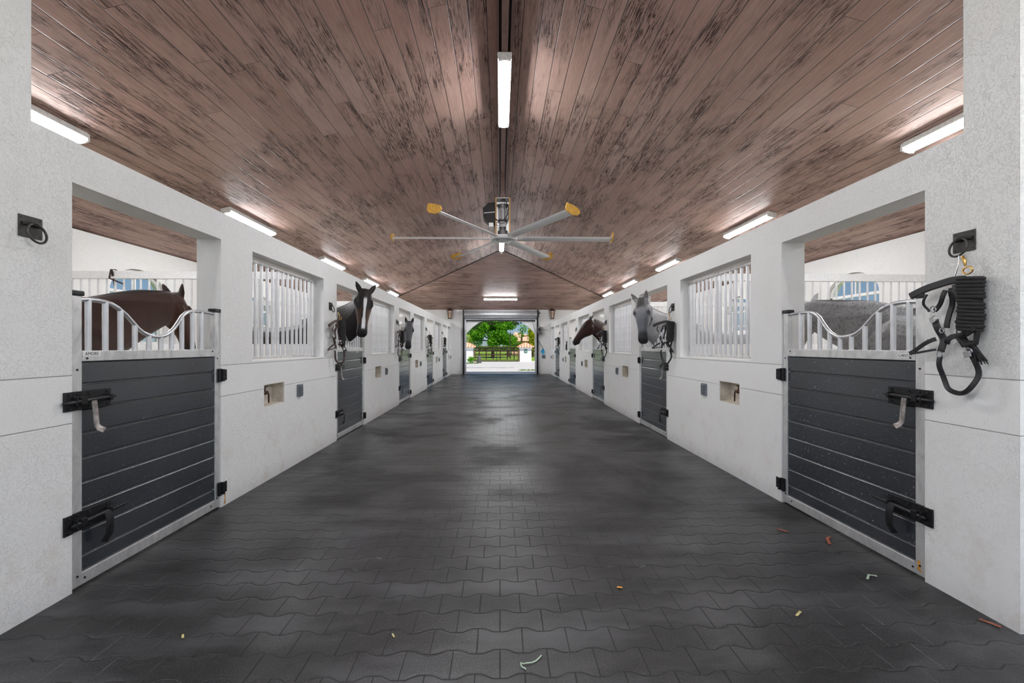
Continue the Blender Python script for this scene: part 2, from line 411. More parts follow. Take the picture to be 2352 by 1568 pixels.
# ------------------------------------------------------------------ floor
mb = MB(); mb.box(-AW-.25, AW+.25, YB-3, YF+.25, -.15, 0); mb.build('floor', 'floor', kind='structure')
for s, nm in ((-1, 'left'), (1, 'right')):
    mb = MB(); mb.box(s*(AW+.25), s*(XO+.2), 2.05, YF+.2, -.15, 0.0); mb.build('floor_stalls_' + nm, 'stall_floor', kind='structure')
    mb = MB(); mb.box(s*(AW+.25), s*(XO+.2), YB-3, 2.05, -.15, 0.0); mb.build('floor_passage_' + nm, 'concrete', kind='structure')

# ------------------------------------------------------------------ walls
D0, D1 = 2.53, 3.85; W0, W1 = 4.33, 6.05; N0, N1 = 4.54, 4.96
for s, nm in ((-1, 'left'), (1, 'right')):
    mb = MB(); holes = []
    for k in range(5):
        o = 4.0*k
        holes.append((D0+o, D1+o, 0, DOORZ)); holes.append((W0+o, min(W1+o, 21.6), 1.20, DOORZ))
        holes.append((N0+o, N1+o, .74, .96))
    wallgrid(mb, 'y', 2.315, YF, s*AW, s*(AW+WT), 0, WTOP, holes)
    wo = mb.build('wall_' + nm, 'wall', kind='structure'); weld(wo)
    # full height cross wall at the near end
    mb = MB(); mb.prism([(s*AW, 0), (s*XO, 0), (s*XO, roofz(XO)), (s*AW, roofz(AW))], (2.055 if s > 0 else 1.93, 2.315), 'y')
    mb.build('wall_near_' + nm, 'wall', kind='structure')
    # niche linings
    mb = MB()
    for k in range(5):
        o = 4.0*k
        mb.box(s*(AW+.13), s*(AW+.19), N0+o-.01, N1+o+.01, .73, .97)
        for (y0_, y1_, z0_, z1_) in ((N0+o, N1+o, .74, .746), (N0+o, N1+o, .954, .96), (N0+o, N0+o+.006, .74, .96), (N1+o-.006, N1+o, .74, .96)):
            mb.box(s*(AW+.006), s*(AW+.14), y0_, y1_, z0_, z1_)
    mb.build('niche_back', 'niche', parent=wo)
    # outer wall with arched windows
    mb = MB(); hs = []
    for k in range(5): hs.append((7.52-4+4*k, 8.74-4+4*k, 1.36, 2.68))
    wallgrid(mb, 'y', 2.1, YF, s*XO, s*(XO+WT), 0, ZO-.02, hs)
    for k in range(5):
        y0 = 3.52+4*k; y1 = y0+1.22; zs = 2.27; N = 10
        for side in (0, 1):
            arc = []
            for i in range(N+1):
                a = math.pi/2 * i/N
                yy = (y0+y1)/2 + (-1 if side == 0 else 1) * .61*math.cos(a); arc.append((yy, zs + .41*math.sin(a)))
            for i in range(N):
                mb.prism([arc[i], arc[i+1], (arc[i+1][0], 2.68+.0001), (arc[i][0], 2.68+.0001)], (s*XO, s*(XO+WT)), 'x')
    mb.build('wall_outer_' + nm, 'plain', kind='structure')
    for k in range(5):
        y0 = 3.52+4*k; y1 = y0+1.22; ym = (y0+y1)/2; X = s*(XO+.09)
        f = MB(); f.box(X-.03, X+.03, y0, y0+.06, 1.36, 2.27); f.box(X-.03, X+.03, y1-.06, y1, 1.36, 2.27)
        f.box(X-.03, X+.03, y0, y1, 1.36, 1.42); f.box(X-.03, X+.03, y0, y1, 2.24, 2.29); f.box(X-.02, X+.02, y0, y1, 1.86, 1.90)
        f.tube([(X, ym-.59*math.cos(math.pi*i/14), 2.27+.38*math.sin(math.pi*i/14)) for i in range(15)], .03, 6)
        f.bar((X, ym, 2.27), (X, ym, 2.65), .03, .03)
        wn_ = f.build('window_%d' % (k+1 + (0 if s < 0 else 5)), 'white_metal', kind='structure')
        g_ = MB(); pts = [(y0+.02, 1.38), (y1-.02, 1.38), (y1-.02, 2.27)] + [(ym+.59*math.cos(math.pi*i/14), 2.27+.39*math.sin(math.pi*i/14)) for i in range(1, 14)] + [(y0+.02, 2.27)]
        g_.prism(pts, (X-.003, X+.003), 'x'); g_.build('pane', 'glass', parent=wn_)
    # low partitions between stalls
    for k in range(4):
        y = 6.15+4*k
        mb = MB(); mb.box(s*(AW+WT), s*XO, y, y+.12, 0, 1.33); mb.build('wall_partition_%s_%d' % (nm, k+1), 'plain', kind='structure')
# far wall with arched opening: roll door opening
def arch_pts(hw, zs, zt, N=20): return [(-hw*math.cos(math.pi*i/N), zs + (zt-zs)*math.sin(math.pi*i/N)) for i in range(N+1)]
mb = MB(); wallgrid(mb, 'x', -XO, XO, YF, YF+.25, 0, ZO, [(-1.691, 1.651, 0, 2.95)])
am = math.asin(1.67/2.11); ap = [(-.02 + 2.11*math.sin(-am+2*am*i/24), .65 + 2.11*math.cos(-am+2*am*i/24)) for i in range(25)]
for i in range(24):
    mb.prism([ap[i], ap[i+1], (ap[i+1][0], 2.9501), (ap[i][0], 2.9501)], (YF+.04, YF+.25), 'y')
mb.build('wall_far', 'plain', kind='structure')

# ------------------------------------------------------------------ text
FONT = None
def text(body, size, mat, parent, mtx, name='lettering'):
    c = bpy.data.curves.new(name, 'FONT'); c.body = body; c.size = size; c.extrude = .0004; c.align_x = 'CENTER'; c.align_y = 'CENTER'
    o = bpy.data.objects.new(name, c); col.objects.link(o)
    dg = bpy.context.evaluated_depsgraph_get(); me = bpy.data.meshes.new_from_object(o.evaluated_get(dg))
    bpy.data.objects.remove(o); o = bpy.data.objects.new(name, me); col.objects.link(o); me.materials.clear(); me.materials.append(M[mat])
    o.parent = parent; o.matrix_local = mtx; return o

# ------------------------------------------------------------------ stall doors (local frame: origin at door near bottom corner on the wall face, y away from camera, x OUT of the wall towards aisle * side)
YOKE = [(.07,1.600),(.12,1.606),(.187,1.607),(.235,1.604),(.285,1.594),(.335,1.573),(.39,1.538),(.435,1.500),(.485,1.456),(.535,1.426),(.60,1.407),(.66,1.404),(.715,1.411),(.77,1.435),(.815,1.470),(.855,1.513),(.895,1.560),(.945,1.592),(1.0,1.607),(1.07,1.611),(1.15,1.611),(1.26,1.607)]
def yoke_z(y):
    for a, b in zip(YOKE, YOKE[1:]):
        if a[0] <= y <= b[0]: return a[1] + (b[1]-a[1])*(y-a[0])/(b[0]-a[0])
    return 1.6
BARS = [.13, .243, .352, .462, .58, .686, .79, .895, 1.01, 1.115]
def make_door(s, dusty):
    i = -s      # direction towards the aisle
    t = empty('stall_door', (0, 0, 0))
    x0, x1 = s*.01, s*.055       # leaf thickness sits just inside the wall face
    f = MB()
    f.box(x0, x1, .006, .071, .012, 1.62); f.box(x0, x1, 1.259, 1.314, .012, 1.62)
    f.box(x0, x1, .071, 1.259, .012, .080); f.box(x0, x1, .071, 1.259, 1.255, 1.315)
    f.build('frame', 'alu', t, bevel=.004)
    p = MB(); zs = [.080, .172, .307, .443, .579, .716, .853, .990, 1.128, 1.255]
    for a, b in zip(zs, zs[1:]): p.box(s*.017, s*.050, .071, 1.259, a+.0045, b-.0045)
    p.box(s*.028, s*.045, .071, 1.259, .08, 1.255)
    p.build('plank_panel', 'plank_d' if dusty else 'plank', t, bevel=.005)
    y = MB(); y.tube([(s*.03, a, b) for a, b in YOKE], .0135, 10); y.build('yoke_rail', 'galv', t, smooth=True)
    b0 = None
    for q in BARS:
        h = yoke_z(q)-1.315
        b = MB(); b.cyl((0, 0, 0), (0, 0, h), .0155, 14); bo = b.build('bar', 'white_metal' if False else 'galv_bar', t, smooth=True)
        bo.location = (s*.03, q, 1.315)
    for yy in (.0385, 1.2865):
        c = MB(); c.box(s*.002, s*.063, yy-.042, yy+.042, 1.62, 1.648); c.build('post_cap', 'black_iron', t, bevel=.006)
    # screws
    c = MB()
    for yy, zz in ((.04, 1.21), (.10, 1.272), (1.22, 1.30), (1.285, 1.24), (.085, .045), (.04, .07), (1.20, .05), (1.28, .09)):
        c.cyl((s*.012, yy, zz), (s*.006, yy, zz), .006, 10)
    c.build('screws', 'black_iron', t)
    for zc in (1.10, .16):
        h = MB(); X = s*.004
        h.box(X, -s*.012, 1.275, 1.312, zc-.055, zc+.055); h.box(-s*.002, -s*.010, 1.34, 1.385, zc-.045, zc+.045)
        h.cyl((-s*.016, 1.325, zc-.05), (-s*.016, 1.325, zc+.05), .013, 10)
        for dz in (-.03, 0, .03): h.cyl((-s*.010, 1.362, zc+dz), (-s*.020, 1.362, zc+dz), .008, 8)
        h.build('hinge', 'black_iron', t, bevel=.002)
    for k, (zc, pw) in enumerate(((1.04, 0), (.375, 1))):
        m = MB(); X0 = s*.010; X1 = -s*.002
        m.box(X0, X1, .006, .245, zc-.052, zc+.052)
        for yy in (.03, .10, .22):
            for dz in (-.036, .036): m.cyl((X1, yy, zc+dz), (X1-s*.006, yy, zc+dz), .007, 8)
        bt = m.build('slide_bolt', 'black_iron', t, bevel=.002)
        r = MB(); a, b = ((-.075, .255) if k == 0 else (-.03, .34)); tl = .0
        r.tube([(-s*.022, a, zc-.006), (-s*.022, a+.02, zc-.006), (-s*.022, b-.05, zc+.004), (-s*.022, b, zc+.004)], [.006, .012, .012, .005], 10)
        r.build('bolt_rod', 'black_iron', bt, smooth=True)
        g = MB(); g.box(-s*.002, -s*.036, .205, .222, zc-.016, zc+.022); g.box(-s*.002, -s*.036, .02, .055, zc-.020, zc+.020)
        g.build('bolt_guide', 'black_iron', bt, bevel=.003)
        hd = MB()
        if k == 0:
            hd.tube([(-s*.030, .10, zc-.005), (-s*.034, .104, zc-.06), (-s*.036, .110, zc-.145), (-s*.044, .118, zc-.165), (-s*.062, .130, zc-.178)], .01, 8, up=(s, 0, 0), flat=(.034, .008))
            hb_ = hd.build('handle', 'worn_iron', bt, smooth=True); hb_['label'] = 'worn bare steel handle'
        else:
            hd.tube([(-s*.030, .19, zc), (-s*.045, .19, zc-.05), (-s*.045, .185, zc-.12), (-s*.03, .165, zc-.165)], .01, 8, up=(s, 0, 0), flat=(.05, .01))
            hd.build('handle', 'black_iron', bt, smooth=True)
    return t
M['galv_bar'] = simple('bright_galvanised_bar', (.74, .74, .76), .3, .5, .08, 9)
lab_door = {-1: ['dark plank stall door marked AMORE below the bay horse on the left', 'dark plank half door under the black horse with the white blaze', 'dark half door under the grey horse on the left', 'fourth half door along the left wall, no horse above it', 'farthest half door on the left wall beside the end wall'],
            1: ['dusty dark plank stall door marked CARIZZO beside the big hanging halter', 'dark half door under the pale grey horse leaning out on the right', 'dark half door under the bay horse seen in profile on the right', 'fourth half door along the right wall with a chrome yoke top', 'farthest half door on the right wall beside the end wall']}
for s in (-1, 1):
    base = make_door(s, s > 0)
    for k in range(5):
        d = base if k == 0 else copy_tree(base)
        d.location = (s*AW, D0+4*k, 0)
        tag(d, lab_door[s][k], 'stall door', 'stall doors on the %s wall' % ('left' if s < 0 else 'right'))
        d.name = 'stall_door' if (s < 0 and k == 0) else 'stall_door.%03d' % (k + (0 if s < 0 else 5))
    pl = MB(); 
    if s < 0:
        pl.box(s*.010, s*.007, .073, .185, 1.283, 1.311); po = pl.build('name_plate', 'paper', base)
        text('AMORE', .026, 'ink', po, Matrix.Translation((s*.0066, .129, 1.297)) @ Matrix.Rotation(R(90), 4, 'Z') @ Matrix.Rotation(R(90), 4, 'X'))
    else:
        pl.box(s*.010, s*.007, .073, .185, 1.270, 1.298); po = pl.build('name_plate', 'paper', base)
        text('CARIZZO', .024, 'ink', po, Matrix.Translation((s*.0066, .129, 1.284)) @ Matrix.Rotation(R(-90), 4, 'Z') @ Matrix.Rotation(R(90), 4, 'X'))
# bolt keepers on the wall, part of the wall
for s, nm in ((-1, 'left'), (1, 'right')):
    wo = bpy.data.objects['wall_' + nm]; base = None
    for k in range(5):
        for j, zc in enumerate((1.04, .375)):
            if base is None:
                m = MB(); X = 0; m.box(0, -s*.010, -.052, -.002, -.052, .052); m.box(0, -s*.036, -.022, .012, -.020, .020) if False else None
                for dz in (-.036, .036): m.cyl((-s*.010, -.026, dz), (-s*.016, -.026, dz), .006, 8)
                m.box(-s*.010, -s*.034, -.006, .002, -.024, .024)
                base = o = m.build('bolt_keeper', 'black_iron', wo, bevel=.002)
            else: o = base.copy(); col.objects.link(o); o.parent = wo
            o.location = (s*AW, D0+4*k-.002, zc)

for s, y, z0, z1, wd_ in ((-1, 3.90, .01, .10, .022), (1, 2.575, .035, .10, .03)):
    m = MB(); X0, X1 = (s*(AW+.001), s*(AW-.0015)) if s < 0 else (s*(AW+.011), s*(AW+.008)); m.prism([(y-wd_*.5, z0), (y+wd_*.4, z0+.01), (y+wd_*.25, z1*.7), (y+wd_*.3, z1), (y-wd_*.2, z1*.96), (y-wd_*.1, z1*.6)], (X0, X1), 'x')
    m.build('rust_stain', 'rust', parent=(bpy.data.objects['wall_left'] if s < 0 else None) or bpy.data.objects['wall_right'])
# ------------------------------------------------------------------ window grilles
def make_grille(s, L):
    t = empty('window_grille', (0, 0, 0)); H0, H1 = 1.215, 2.195
    f = MB(); f.box(-.02, .02, 0, L, H0, H0+.022); f.box(-.02, .02, 0, L, H1-.03, H1); f.box(-.02, .02, 0, .018, H0, H1); f.box(-.02, .02, L-.018, L, H0, H1)
    f.build('frame', 'alu', t, bevel=.003)
    b = MB(); b.cyl((0, 0, H0+.022), (0, 0, H1-.03), .0165, 14); b0 = b.build('bar', 'galv_bar', t, smooth=True)
    n = int(round((L-.03)/.114)); st = L/n
    for i in range(n):
        o = b0 if i == 0 else b0.copy()
        if i: col.objects.link(o); o.parent = t
        o.location = (0, st*(i+.5), 0)
    return t
lab_gr = ['beside the front door', 'between the second and third doors', 'between the third and fourth doors', 'between the fourth and fifth doors', 'past the last door by the end wall']
for s, nm in ((-1, 'left'), (1, 'right')):
    base = make_grille(s, W1-W0)
    for k in range(5):
        d = base if k == 0 else (make_grille(s, 21.6-W0-16) if k == 4 else copy_tree(base))
        d.location = (s*(AW+.125), W0+4*k, 0)
        tag(d, 'barred stall window in the %s wall, %s' % (nm, lab_gr[k]), 'window grille', 'barred window grilles in the %s wall' % nm)
        # sill rail, part of the wall
for s, nm in ((-1, 'left'), (1, 'right')):
    for k in range(4):
        t = empty('partition_grille', (s*(AW+WT), 6.21+4*k, 0))
        L = XO-AW-WT
        r = MB(); r.box(0, s*L, -.025, .025, 2.24, 2.34); r.build('top_rail', 'white_metal', t, bevel=.004)
        r = MB(); r.box(0, s*L, -.025, .025, 1.33, 1.37); r.build('bottom_rail', 'white_metal', t)
        n = 34; b0 = None
        for i in range(n):
            if b0 is None: b = MB(); b.cyl((0, 0, 1.37), (0, 0, 2.24), .0125, 8); o = b0 = b.build('bar', 'galv_bar', t, smooth=True)
            else: o = b0.copy(); col.objects.link(o); o.parent = t
            o.location = (s*(.06 + (L-.12)*i/(n-1)), 0, 0)
        tag(t, 'white barred divider on the half wall behind the %s %s grilled window' % (['first', 'second', 'third', 'fourth'][k], nm), 'stall divider', 'stall dividers on the %s' % nm)

# ------------------------------------------------------------------ water valves in niches, outlet boxes, tie rings
def make_valve(s):
    t = empty('water_valve', (0, 0, 0))
    m = MB(); m.tube([(s*.13, .0, .0), (s*.06, .0, .0), (s*.05, .0, -.005)], .013, 8); m.tube([(s*.06, -.05, -.005), (s*.06, .05, .0)], .017, 8)
    m.sphere((s*.06, 0, 0), .026, .030, .024, 6, 8); m.build('valve_body', 'rusty', t, smooth=True)
    m = MB(); m.tube([(s*.06, .05, 0), (s*.055, .066, -.02), (s*.055, .07, -.11)], .008, 8); m.build('drop_pipe', 'rusty', t, smooth=True)
    m = MB(); m.tube([(s*.06, 0, .02), (s*.055, 0, .055)], .006, 6); m.bar((s*.055, -.035, .06), (s*.055, .035, .06), .014, .008); m.build('valve_handle', 'rusty', t)
    return t
for s, nm in ((-1, 'left'), (1, 'right')):
    b0 = x0 = None
    for k in range(5):
        if k == 0: o = b0 = make_valve(s)
        else: o = copy_tree(b0)
        o.location = (s*AW, 4.67+4*k, .87)
        wh = ['nearest', 'second', 'third', 'fourth', 'farthest'][k]
        tag(o, 'rusty water valve in the %s wall niche on the %s' % (wh, nm), 'valve', 'water valves on the ' + nm)
        if k == 0:
            t = x0 = empty('outlet_box', (0, 0, 0))
            m = MB(); m.box(0, -s*.025, 0, .115, -.07, .07); m.build('box', 'box_grey', t, bevel=.006)
            m = MB(); m.box(-s*.025, -s*.036, .02, .052, -.052, .052); m.box(-s*.025, -s*.036, .063, .095, -.052, .052); m.build('cover_flaps', 'box_grey', t, bevel=.005)
        else: t = copy_tree(x0)
        t.location = (s*AW, 5.26+4*k, .832)
        tag(t, '%s grey outlet box on the %s wall beside a niche' % (wh, nm), 'outlet box', 'outlet boxes on the ' + nm)

def make_ring(s):
    t = empty('tie_ring', (0, 0, 0))
    m = MB(); m.box(0, -s*.006, -.057, .057, -.053, .053)
    for a in (-.045, .045):
        for b in (-.041, .041): m.cyl((-s*.006, a, b), (-s*.009, a, b), .004, 8)
    m.build('back_plate', 'ring', t, bevel=.004)
    m = MB(); m.tube([(-s*.004, -.04, .012), (-s*.018, -.02, .016), (-s*.026, 0, .016), (-s*.018, .02, .016), (-s*.004, .04, .012)], .011, 8); m.build('boss', 'ring', t, smooth=True)
    m = MB(); m.tube([(-s*(.026+.020*(1-math.cos(a))*.5), .046*math.sin(a), -.032+.046*math.cos(a)) for a in [2*math.pi*i/28 for i in range(28)]], .0055, 8, closed=True)
    m.build('ring', 'ring', t, smooth=True); return t
RZ = 1.885; RY = 2.308
def halter_straps(s, kd, mat, top):
    """halter hanging from the ring; (dy,dz) measured from the ring plate centre"""
    t = empty('halter', (0, 0, 0)); fy = 1 if s > 0 else -1
    def strap(name, pts, w_, th, o=.05, o2=None, m=None):
        # smooth the polyline with Catmull-Rom
        q = []; n = len(pts)
        for i in range(n-1):
            p0, p1, p2, p3 = pts[max(i-1, 0)], pts[i], pts[i+1], pts[min(i+2, n-1)]
            for j in range(4):
                u = j/4; q.append(tuple(.5*((2*p1[c]) + (-p0[c]+p2[c])*u + (2*p0[c]-5*p1[c]+4*p2[c]-p3[c])*u*u + (-p0[c]+3*p1[c]-3*p2[c]+p3[c])*u**3) for c in (0, 1)))
        q.append(pts[-1]); e = len(q)-1
        P3 = [(-s*(o + ((o2 or o)-o)*i/e + .006*math.sin(i*.7)), fy*a, b) for i, (a, b) in enumerate(q)]
        x = MB(); x.tube(P3, .01, 8, up=(s, .15, 0), flat=(w_, th)); return x.build(name, m or mat, t, smooth=True)
    strap('crown_pad', [(.201, -.262), (.11, -.225), (.019, -.202), (-.047, -.203)], .038, .022, .10, .04)
    strap('cheek_strap', [(.025, -.24), (.019, -.294), (.036, -.36), (.046, -.448)], .027, .010, .045)
    strap('cheek_strap', [(-.001, -.225), (-.021, -.299), (-.025, -.365), (-.025, -.457)], .030, .014, .05)
    strap('throat_strap', [(.032, -.25), (.053, -.304), (.096, -.352)], .024, .009, .07)
    strap('throat_strap', [(.115, -.262), (.134, -.315), (.108, -.355)], .012, .008, .09)
    strap('side_strap', [(.099, -.404), (.074, -.467), (.057, -.522), (.062, -.575)], .034, .010, .06)
    strap('noseband', [(.071, -.600), (.071, -.666), (.046, -.747), (.005, -.78), (-.034, -.786), (-.085, -.755), (-.113, -.689), (-.1, -.613), (-.066, -.549), (-.031, -.490)], .024, .013, .06, .05)
    strap('chin_strap', [(.085, -.505), (.147, -.536), (.225, -.586)], .022, .008, .07, .09)
    strap('chin_strap', [(.085, -.563), (.147, -.575), (.225, -.588)], .012, .008, .07, .09)
    strap('side_strap', [(.019, -.529), (-.008, -.496), (-.072, -.485), (-.128, -.455)], .026, .012, .075)
    h = MB()
    for (a, b), r in zip([(.103, -.345), (.096, -.395), (.053, -.461), (-.038, -.471), (.066, -.588), (-.085, -.569)], (.016, .014, .013, .015, .015, .015)):
        h = MB(); h.tube([(-s*.068, fy*a + r*math.cos(q), b + r*math.sin(q)) for q in [2*math.pi*i/12 for i in range(12)]], .004, 6, closed=True); h.build('strap_ring', 'chrome', t, smooth=True)
    for a, b, c, d in ((.12, -.53, .135, -.515), (.085, -.40, .110, -.408), (-.07, -.59, -.105, -.58)):
        h = MB(); h.bar((-s*.078, fy*a, b), (-s*.078, fy*c, d), .03, .006, up=(s, 0, 0)); h.build('buckle', 'chrome', t, bevel=.002)
    k = MB(); k.tube([(-s*.05, fy*a, b) for a, b in ((-.018, -.078), (-.022, -.10), (-.010, -.145), (.004, -.185))], .0035, 6)
    k.tube([(-s*.05, fy*.012+.022*math.cos(q), -.196+.010*math.sin(q)) for q in [2*math.pi*i/12 for i in range(12)]], .004, 6, closed=True)
    k.build('snap_link', 'chrome', t, smooth=True)
    return t
def make_rope(s):
    fy = 1 if s > 0 else -1; t = empty('lead_rope', (0, 0, 0)); m = MB(fy); N = 15
    for i in range(N):
        z = -.205 - .255*i/(N-1); sh = random.uniform(-.006, .006); w_ = .050 + random.uniform(-.004, .004)
        m.tube([(-s*(.055 + .034*math.sin(a)), -.080 + sh + w_*math.cos(a), z + .006*math.cos(a)) for a in [2*math.pi*j/20 for j in range(20)]], .0105, 8, closed=True)
    m.tube([(-s*.055, -.05, -.2), (-s*.055, -.05, -.46)], .02, 8); m.tube([(-s*.055, -.105, -.2), (-s*.055, -.105, -.46)], .02, 8)
    m.build('coil', 'rope', t, smooth=True)
    m = MB(fy); m.tube([(-s*.06, -.09, -.455), (-s*.085, -.045, -.50), (-s*.085, -.075, -.54), (-s*.06, -.11, -.53), (-s*.06, -.12, -.47)], .013, 8, )
    for j in range(14):
        a = random.uniform(-.015, .015); m.tube([(-s*(.06+random.uniform(-.01, .01)), -.075+a*.5, -.52), (-s*.06, -.115+a, -.575), (-s*(.055+random.uniform(-.012, .012)), -.135+a*1.6, -.615-random.uniform(0, .02))], [.007, .006, .002], 5)
    m.build('tail', 'rope', t, smooth=True)
    m = MB(fy); m.tube([(-s*.045, -.030, -.082), (-s*.050, -.047, -.11), (-s*.050, -.050, -.135)], [.006, .009, .005], 8)
    m.tube([(-s*.05, -.062+.024*math.cos(q), -.160+.018*math.sin(q)) for q in [2*math.pi*i/14 for i in range(14)]], .0045, 6, closed=True)
    m.build('snap', 'brass', t, smooth=True); return t
where = {-1: ['on the blank pillar at the left edge', 'left of the black horse with a blaze', 'left of the grey horse on the left wall', 'by the fourth door on the left', 'by the farthest door on the left'],
         1: ['at the right edge, above the biggest halter', 'right of the pale grey horse', 'right of the bay horse in profile', 'by the fourth door on the right', 'by the farthest door on the right']}
for s, nm in ((-1, 'left'), (1, 'right')):
    rb = hb = lb = None
    for k in range(5):
        o = rb = make_ring(s) if rb is None else rb
        if k: o = copy_tree(rb)
        z = RZ + (.042 if s < 0 and k == 0 else 0.0); y = RY+4*k - (.0 if s > 0 or k == 0 else .02)
        o.location = (s*AW, y, z)
        tag(o, 'dark square tie ring plate %s' % where[s][k], 'tie ring', 'tie rings on the ' + nm)
        if (s < 0 and k == 0) or (s > 0 and k == 3): continue
        if hb is None: o = hb = halter_straps(s, k, 'leather_b' if s < 0 else 'leather', True)
        else: o = copy_tree(hb)
        o.location = (s*AW, y, z)
        tag(o, ('%s leather halter hanging %s' % ('brown black' if s < 0 else 'black', where[s][k].replace('above the biggest halter', 'nearest of all'))), 'halter', 'halters hung on the %s wall' % nm)
        o.rotation_euler = (R([0, 3, -5, 4, -4][k]), 0, s*R([0, 24, 18, 22, 15][k]))
        if k: o.location.x -= s*.045
        if lb is None: o2 = lb = make_rope(s)
        else: o2 = copy_tree(lb)
        o2.location = o.location; o2.rotation_euler = o.rotation_euler
        tag(o2, 'coiled black lead rope hanging %s' % where[s][k].replace('above the biggest halter', 'behind the nearest halter'), 'lead rope', 'lead ropes hung on the %s wall' % nm)

# ------------------------------------------------------------------ light fixtures (local: length along y, hangs down -z)
def make_light():
    t = empty('light_fixture', (0, 0, 0)); L = .75
    m = MB(); m.prism([(-.074, 0), (.074, 0), (.076, -.063), (-.076, -.063)], (-L, L), 'y'); m.build('housing', 'lamp_white', t, bevel=.004)
    m = MB(); m.prism([(-.070, -.055), (.070, -.055), (.068, -.065), (.036, -.092), (.016, -.097), (-.016, -.097), (-.036, -.092), (-.068, -.065)], (-L+.02, L-.02), 'y'); m.build('diffuser', 'tube', t, smooth=True)
    for e in (-1, 1):
        m = MB(); m.prism([(-.080, -.015), (.080, -.015), (.066, -.092), (-.066, -.092)], (e*(L-.02), e*(L+.012)), 'y'); m.build('end_cap', 'lamp_white', t, bevel=.004)
    return t
lt = None
def put_light(loc, rot, label, group=None):
    global lt
    o = lt = make_light() if lt is None else lt
    if o.get('label'): o = copy_tree(lt)
    o.location = loc; o.rotation_euler = rot; tag(o, label, 'ceiling light', group); return o
for s, nm in ((-1, 'left'), (1, 'right')):
    for k in range(5):
        X = s*4.45; YL = [4.15, 8.15, 12.07, 15.6, 18.75][k]
        put_light((X, YL, roofz(X)-.004), (0, s*math.atan(SL), 0), 'lit fluorescent light showing above the %s wall top, %s from the camera' % (nm, ['nearest', 'second', 'third', 'fourth', 'farthest'][k]), 'lights over the %s stalls' % nm)
put_light((0, 5.62, ZA-.17), (0, 0, 0), 'bright tube light under the ridge in front of the fan')
put_light((0, 13.95, ZA-.17), (0, 0, 0), 'tube light under the ridge seen below the fan hub')
yy = 20.35; put_light((-.03, yy, ZA - SL*(yy-YA) - .004), (-math.atan(SL), 0, R(90)), 'tube light lying crosswise on the end slope above the roll door').rotation_euler = (0, math.atan(SL), R(90))
put_light((0, -1.2, ZA-.17), (0, 0, 0), 'fill light added under the ridge behind the camera')  # added lamp out of view, fills the near aisle
for s, nm in ((-1, 'left'), (1, 'right')):  # unseen extra fixtures, added to brighten the near end
    for X, nm2 in ((2.2, 'inner'), (4.45, 'outer')):
        put_light((s*X, -.6, roofz(X)-.004), (0, s*math.atan(SL), 0), '%s %s fill light added over the passage behind the camera' % (nm2, nm))

# ------------------------------------------------------------------ ceiling fan
fan = empty('ceiling_fan', (0, 8.3, 3.30), 'large six blade barn fan with yellow winglets under the ridge', 'ceiling fan')
m = MB(); m.box(-.036, .036, -.036, .036, .72, 1.20); m.cyl((0, -.05, .76), (0, .05, .76), .022, 10); m.box(-.045, .045, -.045, .045, .70, .80); m.build('mounting_rod', 'brown_trim', fan, bevel=.003)
m = MB(); m.cyl((0, 0, .33), (0, 0, .60), .075, 24)
for i in range(14):
    a = 2*math.pi*i/14; m.bar((.078*math.cos(a), .078*math.sin(a), .34), (.078*math.cos(a), .078*math.sin(a), .54), .008, .014)
m.cyl((0, 0, .54), (0, 0, .62), .082, 24); m.build('motor', 'grey_motor', fan, smooth=True)
m = MB(); m.cyl((0, 0, .12), (0, 0, .33), .045, 16, .062); m.box(-.06, .06, -.06, .06, .20, .30); m.cyl((0, 0, .05), (0, 0, .14), .09, 20); m.build('gearbox', 'grey_motor', fan, bevel=.004)
m = MB()
m.box(-.135, -.125, -.10, .10, .06, .72); m.box(.125, .135, -.10, .10, .06, .72); m.box(-.135, .135, .08, .10, .06, .72); m.box(-.135, .135, -.10, .10, .71, .72)
m.box(-.12, .12, -.02, .02, .62, .66); m.build('frame_plates', 'white_metal', fan, bevel=.002)
m = MB(); m.box(-.133, -.110, -.112, -.10, .06, .715); m.box(.110, .133, -.112, -.10, .06, .715); m.build('plate_edges', 'orange_edge', fan)
m = MB(); m.prism([(-.14, .26), (-.26, .26), (-.35, .35), (-.36, .52), (-.26, .62), (-.14, .63)], (-.12, .12), 'y'); m.build('control_box', 'black_plastic', fan, bevel=.008)
m = MB(); m.tube([(-.34, -.125, .43), (-.14, -.125, .45)], .008, 6); m.box(-.25, -.17, -.12, .10, .19, .26); m.build('box_fitting', 'lamp_white', fan)
m = MB(); m.tube([(0, -.08, .70), (.06, -.13, .64), (.10, -.14, .52), (.09, -.14, .40), (.02, -.15, .30), (-.08, -.14, .28), (-.13, -.13, .33)], .009, 8)
m.tube([(-.08+.035*math.cos(q), -.13, .235+.035*math.sin(q)) for q in [2*math.pi*i/14 for i in range(14)]], .004, 6, closed=True); m.build('cable', 'black_plastic', fan, smooth=True)
m = MB(); rings = []
for r_, z_ in ((.15, .035), (.225, .03), (.24, .0), (.225, -.03), (.16, -.035), (.15, -.02), (.15, .02)):
    rings.append([(r_*math.cos(2*math.pi*i/40), r_*math.sin(2*math.pi*i/40), z_) for i in range(40)])
m.loft(rings, False, True); m.cyl((0, 0, -.03), (0, 0, .05), .07, 24); m.cyl((0, 0, -.006), (0, 0, .006), .16, 30)
for i in range(6):
    a = math.pi/3*i+.5; m.bar((.05*math.cos(a), .05*math.sin(a), 0), (.16*math.cos(a), .16*math.sin(a), 0), .03, .02)
m.build('hub', 'white_metal', fan, smooth=True)
